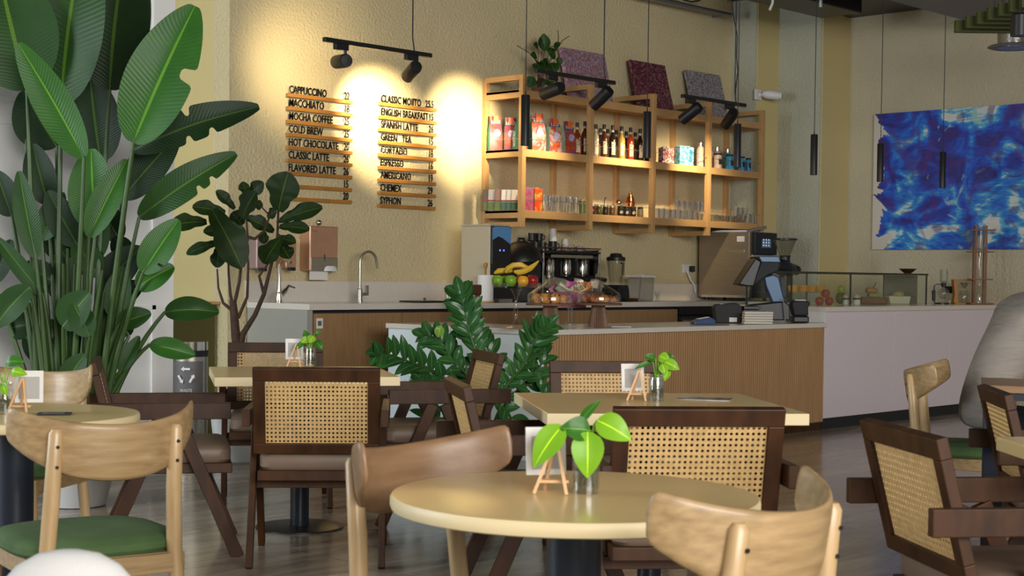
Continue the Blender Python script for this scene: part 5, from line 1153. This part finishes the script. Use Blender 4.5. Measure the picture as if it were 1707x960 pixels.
# ================================================================ TABLE DECORATIONS
def table_set(loc, lbs, rz, seed, leaves, jx=.050, ex=-.018, cx=-.035):
    """loc: spot on the table top. jar with pothos cutting, small easel with a card"""
    random.seed(seed); X_, Y_, Z_ = loc
    R = Matrix.Rotation(rz, 4, 'Z')
    def off(x, y): v = R @ Vector((x, y, 0)); return (X_+v.x, Y_+v.y, Z_)
    g = thing('jar_plant', lbs[0], 'plant', off(jx, 0), rz, 'pothos cuttings in glass jars')
    j = MB().lathe([(.001,.003),(.025,.003),(.029,.0),(.030,.05),(.030,.078),(.026,.086),(.028,.10),(.026,.10),(.024,.087),(.027,.078),(.027,.008),(.001,.008)], n=24, cap=False).build('glass_jar', m_glass, g)
    MB().lathe([(.001,.009),(.026,.009),(.0265,.045),(.001,.045)], n=20).build('water', glassm('water', (.72,.76,.62), .06), g)
    ro = MB()
    for k_ in range(9):
        a = random.random()*6.28; ro.tube([(0,0,.085),(math.cos(a)*.012,math.sin(a)*.012,.045),(math.cos(a+1)*.018,math.sin(a+1)*.018,.014)], .0016, 5)
    o = ro.build('roots', pm('root_brown', (.10,.075,.02), rough=.7), g); o['kind'] = 'stuff'
    st = MB()
    for i, (bx, bz, tx, tz, dy, wd, dark) in enumerate(leaves):
        a = Vector((bx, dy, bz)); b_ = Vector((tx, dy-.01, tz))
        st.tube([(0,0,.03), (bx*.2, dy*.3, .09), (bx*.7, dy*.8, (bz+.10)/2+.02), a], .0022, 6)
        def pf(t): return math.sin(PI*min(1, .06+.94*t**.72))**.8 if t < .99 else .02
        MB().leaf(a, b_, wd, (random.uniform(-.3,.3),-1,.35), .10, .10, 9, pf).build('leaf', m_lf_pothd if dark else m_lf_poth, g, smooth='all')
    st.build('stems', m_lf_poth, g)
    e = thing('mini_easel', lbs[1], 'easel', off(ex, 0), rz, 'small wooden easels on the tables')
    for p, q in (((-.045,-.02,0),(.0,-.005,.115)), ((.025,-.035,0),(.004,-.005,.115)), ((-.02,.05,0),(.0,.005,.11))):
        MB().beam(p, q, .007, .005).build('leg', pm('pine', (.62,.36,.17), rough=.5), e, smooth=False)
    MB().box(-.035,.03,-.012,.012,.022,.028).build('ledge', bpy.data.materials['pine'], e, smooth=False)
    c = thing('menu_card', lbs[2], 'card', off(cx, .05), rz+.25, 'white cards on the small easels')
    T = Matrix.Translation((0,0,.032)) @ Matrix.Rotation(-.12, 4, 'X')
    MB().box(-.045,.045,-.003,.003,.0,.105,T).build('card', m_paper, c, smooth=False)
    MB().box(-.033,.033,-.0045,-.003,.012,.085,T).build('backing', pm('grey_card', (.42,.40,.37), rough=.8), c, smooth=False)
    return g
LV1 = [(-.055,.150,-.115,.060,-.05,.062,False), (.005,.140,-.060,.145,-.045,.055,True), (.0,.138,.0,.040,-.055,.070,False), (.022,.160,.095,.118,-.02,.062,False), (-.015,.155,.03,.205,-.01,.022,True)]
p = W(938, 822, z=.75)
table_set((p.x, p.y, .7515), ('bright lime pothos cutting in a glass jar on the round centre table','small wooden easel on the round centre table','white card leaning on the small easel of the round centre table'), yaw(0), 1, LV1)
LV2 = [(-.005,.16,-.05,.17,0,.035,True), (.01,.17,.05,.15,.01,.045,False), (.03,.15,.085,.12,-.01,.045,False), (.02,.14,.03,.10,-.02,.04,False), (.045,.12,.03,.075,0,.03,False), (-.02,.15,-.085,.12,0,.02,True), (.03,.165,.07,.165,.02,.035,True)]
p = W(1072, 668, z=.75)
table_set((p.x, p.y, .7515), ('leafy pothos cutting in a glass jar on the middle square table','small wooden easel on the middle square table','white card on the small easel of the middle square table'), yaw(0), 2, LV2)
LV3 = [(-.01,.14,-.03,.185,0,.04,True), (.0,.15,-.045,.12,.0,.045,False), (.02,.155,.0,.12,-.02,.045,False), (.03,.13,.065,.085,-.01,.045,True), (-.03,.12,-.075,.085,0,.03,True), (.02,.165,.055,.17,.02,.03,True)]
p = W(500, 611, z=.75)
table_set((p.x, p.y, .7515), ('pothos cutting in a glass jar on the centre left square table','small wooden easel on the centre left square table','white card on the small easel of the centre left square table'), yaw(0), 3, LV3)
LV4 = [(.01,.17,.075,.17,-.01,.04,True), (.03,.14,.085,.13,-.02,.035,False), (-.02,.12,-.05,.11,.0,.035,False), (.0,.10,.02,.06,-.02,.03,False)]
p = W(30, 690, z=.75)
table_set((p.x, p.y, .7515), ('pothos cutting in a glass jar on the left round table','small wooden easel on the left round table','white card on the small easel of the left round table'), yaw(0), 4, LV4, -.045, .015, .02)
p = W(92, 691, z=.75); g = thing('phone', 'dark flat card lying on the left round table', 'card', (p.x, p.y, .7515), yaw(10)); MB().box(-.055,.05,-.035,.035,0,.004).build('card', m_blackm, g, smooth=False, bevel=.001); MB().box(-.04,.03,-.02,.02,.0041,.0046).build('print', m_grey, g, smooth=False)
p = W(1175, 666, z=.75); g = thing('magazine', 'printed leaflet lying flat on the middle square table', 'leaflet', (p.x, p.y, .7515), yaw(-15)); MB().box(-.10,.10,-.06,.06,0,.003).build('pages', ramp_mat('magazine_print', [(.4,(.08,.07,.06)),(.5,(.30,.27,.24)),(.6,(.45,.42,.38))], 9, 1), g, smooth=False); MB().box(-.102,.102,-.062,.062,-.0005,.0).build('cover', m_paper, g, smooth=False)
# ================================================================ LITTER BIN
bp_ = W(317, 569, d=10.4)
g = thing('recycling_bin', 'tall steel recycling bin with a dark band at the left', 'bin', (bp_.x, bp_.y, 0), YAW)
HB = bp_.z
MB().lathe([(.12,0),(.12,HB-.09)], n=36, cap=False).build('bin_body', m_steel, g)
MB().lathe([(.118,.0),(.118,.01)], n=30).build('bin_bottom', m_black, g)
MB().lathe([(.125,HB-.10),(.128,HB-.06)], n=36).build('bag_rim', m_black, g)
MB().lathe([(.12,HB-.058),(.12,HB),(.10,HB+.002)], n=36).build('lid', m_chrome, g)
mm = MB(); 
for k_ in range(13):
    a = -PI/2-1.0+2.0*k_/12
    for z in (HB-.36, HB-.13): mm.vert((.1215*math.cos(a), .1215*math.sin(a), z))
for k_ in range(12): mm.face(2*k_, 2*k_+2, 2*k_+3, 2*k_+1)
mm.build('label_band', pm('band_grey', (.13,.12,.12), rough=.5), g)
sy = MB()
for k_ in range(3):
    a = PI/2+k_*2*PI/3; c = Vector((0,0,HB-.225))
    def pt(r_, t): return (c.x+r_*math.cos(t), -.1285+.0*r_, c.z+r_*math.sin(t))
    a1 = pt(.052, a-.55); a2 = pt(.052, a+.55); d_ = Vector(a2)-Vector(a1)
    sy.beam(a1, Vector(a1)+d_*.75, .003, .014, side=(0,1,0)); q0 = Vector(a1)+d_*.75; pr = Vector((-d_.z, 0, d_.x)).normalized()
    b_ = len(sy.v); sy.v += [tuple(q0+pr*.016), tuple(q0-pr*.016), tuple(Vector(a1)+d_*1.15)]; sy.face(b_, b_+1, b_+2)
sy.build('recycling_symbol', m_letw, g, smooth=False)
textmesh('WASTE', .028, m_letw, 'lettering', g, (-.04, -.128, HB-.335), sx=.9, depth=.0008)
# ================================================================ PERSON
def skin_mesh(name, joints, edges, mat, parent, sub=2, smooth=True):
    me = bpy.data.meshes.new(name); me.from_pydata([j[0] for j in joints], edges, []); o = bpy.data.objects.new(name, me); COL.objects.link(o)
    sk = o.modifiers.new('skin', 'SKIN'); sk.use_smooth_shade = True
    for i, j in enumerate(joints):
        r_ = j[1] if isinstance(j[1], tuple) else (j[1], j[1]); me.skin_vertices[0].data[i].radius = r_
    me.skin_vertices[0].data[0].use_root = True
    ss = o.modifiers.new('sub', 'SUBSURF'); ss.levels = sub; ss.render_levels = sub
    bpy.context.view_layer.update()
    dg = bpy.context.evaluated_depsgraph_get(); m2 = bpy.data.meshes.new_from_object(o.evaluated_get(dg)); bpy.data.objects.remove(o)
    m2.materials.clear(); m2.materials.append(mat); m2.name = name; m2.polygons.foreach_set('use_smooth', [True]*len(m2.polygons))
    o = bpy.data.objects.new(name, m2); COL.objects.link(o); o.parent = parent; return o
# local +y is where the person looks, seat top at z .485
pl = camp(2.20, 7.0, 0)
pg = thing('person', 'person in a grey shirt and dark trousers sitting with their back to the left', 'person', pl, yaw(-84))
m_skin = pm('skin', (.42,.24,.16), rough=.5)
m_shirt = pm('grey_shirt', (.27,.235,.20), rough=.85, noise=.06, nscale=9, bump=.75, bscale=7, stretch=(.5,.6,2.4), bdist=.04)
m_trou = pm('dark_trousers', (.012,.014,.020), rough=.85)
J = [((0,-.02,.57),(.15,.11)), ((0,-.01,.72),(.135,.10)), ((0,.08,.90),(.145,.11)), ((0,.22,1.06),(.12,.09)), ((0,.29,1.15),(.055,.055)), ((0,.33,1.21),(.058,.06)), ((0,.365,1.29),(.075,.09)), ((0,.37,1.36),(.06,.075)),
     ((.19,.21,1.06),.055), ((.25,.20,.80),.043), ((.20,.36,.72),.032), ((.19,.39,.69),(.026,.035)),
     ((-.19,.21,1.06),.055), ((-.25,.20,.80),.043), ((-.20,.36,.72),.032), ((-.19,.39,.69),(.026,.035)),
     ((.10,.06,.56),.085), ((.11,.44,.54),.058), ((.11,.44,.10),.036), ((.11,.54,.045),.036),
     ((-.10,.06,.56),.085), ((-.11,.44,.54),.058), ((-.11,.44,.10),.036), ((-.11,.54,.045),.036)]
Eg = [(0,1),(1,2),(2,3),(3,4),(4,5),(5,6),(6,7),(3,8),(8,9),(9,10),(10,11),(3,12),(12,13),(13,14),(14,15),(0,16),(16,17),(17,18),(18,19),(0,20),(20,21),(21,22),(22,23)]
# fingers and thumbs
for s_, wr in ((1, 11), (-1, 15)):
    for k_, (dx, ln) in enumerate(((-.028,.062),(-.010,.072),(.009,.068),(.026,.052))):
        a = len(J); hx = s_*.19+dx
        J.append(((hx,.43,.675),.010)); J.append(((hx,.43+ln*.5,.660),.0085)); J.append(((hx,.43+ln,.640),.0075)); Eg += [(wr, a), (a, a+1), (a+1, a+2)]
    a = len(J); J.append(((s_*.19-s_*.035,.405,.68),.011)); J.append(((s_*.19-s_*.055,.44,.665),.009)); Eg += [(wr, a), (a, a+1)]
body = skin_mesh('body', J, Eg, m_skin, pg)
SJ = [((0,-.03,.53),(.18,.125)), ((0,-.03,.66),(.17,.12)), ((0,.03,.83),(.175,.125)), ((0,.12,1.0),(.18,.13)), ((0,.21,1.12),(.15,.105)), ((0,.28,1.18),(.075,.07)),
      ((.19,.22,1.08),.085), ((.25,.19,.93),.078), ((.26,.20,.80),.066), ((.225,.31,.745),.052), ((-.19,.22,1.08),.085), ((-.25,.19,.93),.078), ((-.26,.20,.80),.066), ((-.225,.31,.745),.052)]
SE = [(0,1),(1,2),(2,3),(3,4),(4,5),(4,6),(6,7),(7,8),(8,9),(4,10),(10,11),(11,12),(12,13)]
skin_mesh('shirt', SJ, SE, m_shirt, pg, 2)
TJ = [((0,-.02,.575),(.165,.10)), ((.10,.08,.565),.100), ((.11,.45,.545),.075), ((.11,.45,.30),.062), ((.11,.45,.10),.055), ((-.10,.08,.565),.100), ((-.11,.45,.545),.075), ((-.11,.45,.30),.062), ((-.11,.45,.10),.055)]
skin_mesh('trousers', TJ, [(0,1),(1,2),(2,3),(3,4),(0,5),(5,6),(6,7),(7,8)], m_trou, pg, 2)
for s_ in (-1, 1):
    skin_mesh('shoe', [((s_*.11,.41,.05),(.045,.045)), ((s_*.11,.50,.045),(.045,.042)), ((s_*.11,.60,.035),(.04,.03))], [(0,1),(1,2)], m_black, pg, 2)
hd = MB().ball((0,.375,1.305), .09, 20, (.86,1.05,1.18)).build('head', m_skin, pg, smooth='all')
MB().ball((0,.358,1.332), .097, 20, (.9,1.05,1.06)).build('hair', pm('dark_hair', (.012,.009,.007), rough=.6, bump=.4, bscale=120), pg, smooth='all')
MB().prism([(-.012,0),(.012,0),(.004,.045),(-.004,.045)], .03, Matrix.Translation((0,.478,1.28))).build('nose', m_skin, hd, smooth=False, bevel=.004)
for s_ in (-1, 1):
    MB().ball((s_*.032,.458,1.315), .009, 10).build('eye', m_black, hd, smooth='all'); MB().ball((s_*.080,.375,1.30), .022, 10, (.4,.8,1.3)).build('ear', m_skin, hd, smooth='all')
MB().box(-.022,.022,.455,.462,1.248,1.256).build('mouth', pm('lips', (.30,.11,.09), rough=.5), hd, smooth=False)
# ================================================================ BIG BIRD OF PARADISE
m_pl = m_stem
bd = 7.95
base = camp(cam_of(128, bd), bd, 0)
g = thing('bird_of_paradise', 'very large bird of paradise plant in a white pot at the left', 'potted plant', base)
MB().lathe([(.13,0),(.15,.004),(.155,.02),(.24,.36),(.245,.42),(.23,.425),(.215,.40),(.21,.34)], n=48, cap=True).build('pot', m_pot, g)
MB().lathe([(.001,.37),(.212,.37),(.212,.385),(.001,.385)], n=36).build('soil', m_soil, g)
def bop(bx, by, tx, ty, wpx, tone, dd=0., turn=0., droop=.04, fold=.13, tears=(), stalk=None, wave=0, lab=None):
    d = bd+dd; k_ = d/F; a = W(bx, by, d=d)-base; b_ = W(tx, ty, d=d+turn*.3)-base
    nrm = -f0+r0*turn+Vector((0,0,.25))
    def pf(t): return max(.03, math.sin(PI*min(1, .03+.95*t**.85))**.62)
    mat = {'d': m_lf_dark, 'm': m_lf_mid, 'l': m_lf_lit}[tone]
    lf = MB().leaf(a, b_, wpx*k_, nrm, droop, fold, 22, pf, tears, wave).build('leaf', mat, g, smooth='all')
    md = lf.modifiers.new('sub', 'SUBSURF'); md.levels = 1; md.render_levels = 1
    dr = (b_-a).normalized(); off_ = nrm.normalized()
    rib = MB(); n_ = 10; Lb = (b_-a).length; nn = (nrm-dr*nrm.dot(dr)).normalized()
    rib.tube([a+dr*(Lb*t/n_*.96)+nn*(math.sin(PI*t/n_*.96)*droop*Lb-.003) for t in range(n_+1)], [.008*(1-.8*t/n_) for t in range(n_+1)], 6)
    rib.build('midrib', m_stem, lf)
    if stalk is not None:
        s0 = W(stalk, 705, d=bd+dd*.35)-base; s0.z = .37; s0.x = max(-.16, min(.16, s0.x)); s0.y = max(-.16, min(.16, s0.y))
        mid = s0.lerp(a, .5)+Vector((0,0,.10))+(a-s0).cross(f0).normalized()*0; mid = mid-(b_-a).normalized()*.02
        pts = [s0*(1-t)**2+mid*2*t*(1-t)+a*t*t for t in [q/8 for q in range(9)]]
        MB().tube(pts, [.020-.011*q/8 for q in range(9)], 8).build('stalk', m_pl, g)
T_ = lambda *r: tuple((i, k_) for i, k_ in r)
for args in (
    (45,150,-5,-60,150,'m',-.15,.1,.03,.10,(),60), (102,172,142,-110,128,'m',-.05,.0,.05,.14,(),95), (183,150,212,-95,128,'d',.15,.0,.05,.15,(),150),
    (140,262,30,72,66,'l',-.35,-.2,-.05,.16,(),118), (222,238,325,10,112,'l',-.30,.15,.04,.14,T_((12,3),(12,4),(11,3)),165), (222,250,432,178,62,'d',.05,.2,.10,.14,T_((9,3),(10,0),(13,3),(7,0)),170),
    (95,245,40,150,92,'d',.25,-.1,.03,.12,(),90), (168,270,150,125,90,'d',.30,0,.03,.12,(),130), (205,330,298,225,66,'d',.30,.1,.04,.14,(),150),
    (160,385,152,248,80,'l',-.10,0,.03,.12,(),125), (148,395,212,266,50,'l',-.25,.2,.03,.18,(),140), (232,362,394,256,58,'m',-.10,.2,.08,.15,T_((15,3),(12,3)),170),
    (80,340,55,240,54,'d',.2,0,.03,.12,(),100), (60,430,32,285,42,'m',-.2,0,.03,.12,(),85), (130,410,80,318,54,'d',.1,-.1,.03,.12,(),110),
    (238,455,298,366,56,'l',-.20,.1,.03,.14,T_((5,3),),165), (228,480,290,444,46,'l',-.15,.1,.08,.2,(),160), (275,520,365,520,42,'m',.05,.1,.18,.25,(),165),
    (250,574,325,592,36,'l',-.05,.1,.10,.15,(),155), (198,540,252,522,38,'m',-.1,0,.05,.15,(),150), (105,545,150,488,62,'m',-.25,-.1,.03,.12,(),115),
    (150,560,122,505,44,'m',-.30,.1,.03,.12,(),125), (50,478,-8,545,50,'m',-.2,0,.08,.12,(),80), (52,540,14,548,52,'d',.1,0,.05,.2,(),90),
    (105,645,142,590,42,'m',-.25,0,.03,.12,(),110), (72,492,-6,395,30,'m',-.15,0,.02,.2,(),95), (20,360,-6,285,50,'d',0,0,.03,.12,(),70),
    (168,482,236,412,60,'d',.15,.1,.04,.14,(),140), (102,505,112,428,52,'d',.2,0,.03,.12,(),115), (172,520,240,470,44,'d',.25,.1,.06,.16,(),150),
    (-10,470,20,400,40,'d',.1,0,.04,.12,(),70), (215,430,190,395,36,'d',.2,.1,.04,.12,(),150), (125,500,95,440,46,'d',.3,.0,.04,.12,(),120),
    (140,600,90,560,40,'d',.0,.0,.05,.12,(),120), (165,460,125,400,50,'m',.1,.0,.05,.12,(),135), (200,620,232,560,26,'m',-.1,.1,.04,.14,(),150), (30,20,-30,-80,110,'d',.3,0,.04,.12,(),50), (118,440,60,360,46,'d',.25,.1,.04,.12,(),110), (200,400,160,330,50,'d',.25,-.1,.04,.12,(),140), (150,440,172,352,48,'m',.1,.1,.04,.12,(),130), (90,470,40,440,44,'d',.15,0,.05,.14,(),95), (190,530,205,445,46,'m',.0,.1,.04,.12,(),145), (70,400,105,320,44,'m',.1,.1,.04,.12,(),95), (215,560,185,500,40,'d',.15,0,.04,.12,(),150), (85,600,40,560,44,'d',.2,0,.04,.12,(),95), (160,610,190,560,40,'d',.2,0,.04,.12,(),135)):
    bop(*args[:11], stalk=args[11] if len(args) > 11 else None)
random.seed(21)
sh = MB()
for k_ in range(22):      # bundle of leaf sheaths at the base
    a = random.random()*6.28; r_ = random.uniform(.03,.15); h = random.uniform(.5,1.0)
    sh.tube([(r_*math.cos(a), r_*math.sin(a), .36), (r_*1.15*math.cos(a), r_*1.15*math.sin(a), .36+h*.5), (r_*1.6*math.cos(a+.3), r_*1.6*math.sin(a+.3), .36+h)], [.026,.018,.008], 7)
o = sh.build('leaf_sheaths', m_pl, g); o['kind'] = 'stuff'
dy = MB()
for k_ in range(26):
    a = random.random()*6.28; r_ = random.uniform(.05,.19); t2 = a+random.uniform(-.5,.5)
    dy.leaf((r_*math.cos(a), r_*math.sin(a), .385), (min(.21,r_*1.5)*math.cos(t2), min(.21,r_*1.5)*math.sin(t2), .42+random.random()*.10), .035, (math.cos(a),math.sin(a),.4), .1, .2, 5)
o = dy.build('dry_leaves', pm('dry_leaf', (.09,.05,.025), rough=.8), g); o['kind'] = 'stuff'
# ================================================================ FIDDLE LEAF FIG
fdp = 9.9; fb = camp(cam_of(400, fdp), fdp, 0)
g = thing('fiddle_leaf_fig', 'fiddle leaf fig with dark branching stems in front of the sinks', 'potted plant', fb)
MB().lathe([(.14,0),(.15,.01),(.19,.34),(.18,.35),(.165,.32)], n=36).build('pot', m_pot, g); MB().lathe([(.001,.30),(.163,.30),(.163,.32),(.001,.32)], n=28).build('soil', m_soil, g)
def z6(x, y, dd=0): return W(300+x/3.84, 240+y/3.84, d=fdp+dd)-fb
tr = MB(); s0 = Vector((0,0,.30))
tr.tube([s0, W(398,600,d=fdp)-fb, W(393,560,d=fdp)-fb, W(390,520,d=fdp)-fb, W(388,500,d=fdp)-fb], [.032,.028,.03,.026,.022], 10)
tr.tube([W(400,580,d=fdp)-fb, W(405,556,d=fdp)-fb, W(425,525,d=fdp)-fb, W(440,490,d=fdp)-fb, W(450,450,d=fdp)-fb, W(462,400,d=fdp)-fb, W(464,350,d=fdp)-fb], [.024,.02,.016,.014,.011,.009,.007], 9)
for pts in (((390,520),(372,505),(364,480),(362,448)), ((389,515),(384,490),(381,455),(380,425)), ((390,510),(399,470),(402,440),(413,400),(411,370),(408,352)), ((397,530),(412,495),(414,440),(410,400)), ((413,395),(425,398),(440,385),(450,360),(436,345)), ((440,490),(432,460),(447,440)), ((464,392),(480,402),(470,415)), ((462,372),(470,365))):
    tr.tube([W(x, y, d=fdp)-fb for x, y in pts], [.012-.007*i/(len(pts)-1) for i in range(len(pts))], 8)
tr.build('stems', m_bark, g)
def pfig(t): return max(.04, (math.sin(PI*min(1, .04+.94*t**1.35))**.6)*(1-.25*math.exp(-((t-.35)/.12)**2)))
for i, (bx, by, tx, ty, w_, dd, tn) in enumerate(((630,430,695,180,225,-.1,0),(350,415,232,298,78,.0,.2),(400,475,485,305,150,-.1,-.2),(440,335,535,245,100,.1,.3),(430,330,405,240,80,.1,-.2),(640,492,912,405,120,-.05,.2),(636,528,830,548,95,-.05,0),
        (640,610,540,768,165,-.1,-.3),(262,628,42,704,85,0,0),(250,655,238,792,100,-.05,.2),(205,420,395,795,215,-.25,.3),(172,500,-60,520,130,-.1,-.3),(622,600,742,632,80,.0,.2),(600,560,450,480,100,.15,0),(535,560,540,640,70,.1,0),(290,440,80,400,110,.1,-.2),(330,560,150,560,90,.15,.2),(645,640,700,735,110,.05,.3),(500,420,515,360,60,.1,.1),(400,520,330,440,140,.2,.1),(560,470,620,430,80,.15,.2),(420,470,560,520,90,.2,.0),(300,500,400,640,150,.1,-.3))):
    MB().leaf(z6(bx,by,dd), z6(tx,ty,dd-.05), w_/3.84*fdp/F, -f0+r0*tn+Vector((0,0,.4)), .07, .10, 12, pfig, (), .035).build('leaf', m_lf_fig, g, smooth='all')
# ================================================================ ZZ PLANT
zd = 8.75; zb = camp(cam_of(812, zd), zd, 0)
g = thing('zz_plant', 'glossy dark green zz plant in a pot before the pale counter end', 'potted plant', zb)
MB().lathe([(.13,0),(.14,.01),(.19,.30),(.185,.31),(.17,.28)], n=36).build('pot', m_pot, g); MB().lathe([(.001,.26),(.168,.26),(.168,.28),(.001,.28)], n=28).build('soil', m_soil, g)
random.seed(8)
def zzstem(pts, dd, L0=27, dens=15, wd=18):
    P = [W(x, y, d=zd+dd*(i/(len(pts)-1)))-zb for i, (x, y) in enumerate(pts)]
    s = Vector((random.uniform(-.08,.08), random.uniform(-.08,.08), .27)); P = [s]+P
    # smooth the path
    Q = []
    for i in range(len(P)-1):
        p0, p1, p2, p3 = P[max(0,i-1)], P[i], P[i+1], P[min(len(P)-1,i+2)]
        for q in range(6):
            t = q/6; Q.append(.5*((2*p1)+(p2-p0)*t+(2*p0-5*p1+4*p2-p3)*t*t+(3*p1-p0-3*p2+p3)*t**3))
    Q.append(P[-1]); n_ = len(Q)
    MB().tube(Q, [.012-.009*i/n_ for i in range(n_)], 7).build('stem', m_pl, g)
    m = MB(); k_ = zd/F; start = int(n_*.28)
    idx = [start+(n_-1-start)*j/dens for j in range(dens+1)]
    for j, f_ in enumerate(idx):
        i = min(int(f_), n_-2); p = Q[i].lerp(Q[i+1], f_-i); d = (Q[min(i+1,n_-1)]-Q[i]).normalized()
        side = d.cross(-f0).normalized(); sz = L0*1.12*k_*(.75+.35*math.sin(PI*j/dens))*random.uniform(.85,1.1)
        for s_ in (-1, 1):
            rv = Vector((random.uniform(-.3,.3), random.uniform(-.3,.3), random.uniform(-.15,.25)))
            dr = (d*.75+side*s_*.85+rv).normalized()
            m.leaf(p, p+dr*sz, wd*k_*random.uniform(.9,1.1), (-f0+Vector((0,0,.6))+rv*1.5), .08, .16, 6, lambda t: max(.05, math.sin(PI*min(1,.05+.93*t**.9))**.8))
    d = (Q[-1]-Q[-2]).normalized(); m.leaf(Q[-1], Q[-1]+d*L0*k_, wd*k_, -f0+Vector((0,0,.5)), .05, .15, 6)
    m.build('frond', m_lf_zz, g, smooth='all')
for pts, dd, L0, dn in ((((770,660),(725,620),(690,606),(652,592),(632,590)),-.3,34,13), (((800,620),(785,560),(775,520),(768,492)),.05,34,15), (((842,650),(872,610),(893,565),(908,548)),-.1,36,13),
        (((785,640),(755,600),(735,570),(712,560)),.1,30,12), (((840,670),(880,640),(905,600),(898,590)),.2,28,10), (((790,650),(760,610),(745,575)),.2,28,10),
        (((780,670),(740,650),(715,640),(700,630)),-.1,24,9), (((815,650),(822,610),(808,570)),.1,28,10), (((770,680),(720,690),(690,715),(660,735)),-.2,26,8), (((835,680),(852,700),(838,730)),-.2,24,6), (((830,660),(868,640),(890,620),(912,640)),.0,24,8)):
    zzstem(pts, dd, L0, int(dn*.72))
a = W(730, 562, d=zd-.05)-zb; MB().leaf(a, W(735, 542, d=zd-.05)-zb, 17*zd/F, -f0, .1, .1, 7).build('new_leaf', m_lf_zzn, g, smooth='all')
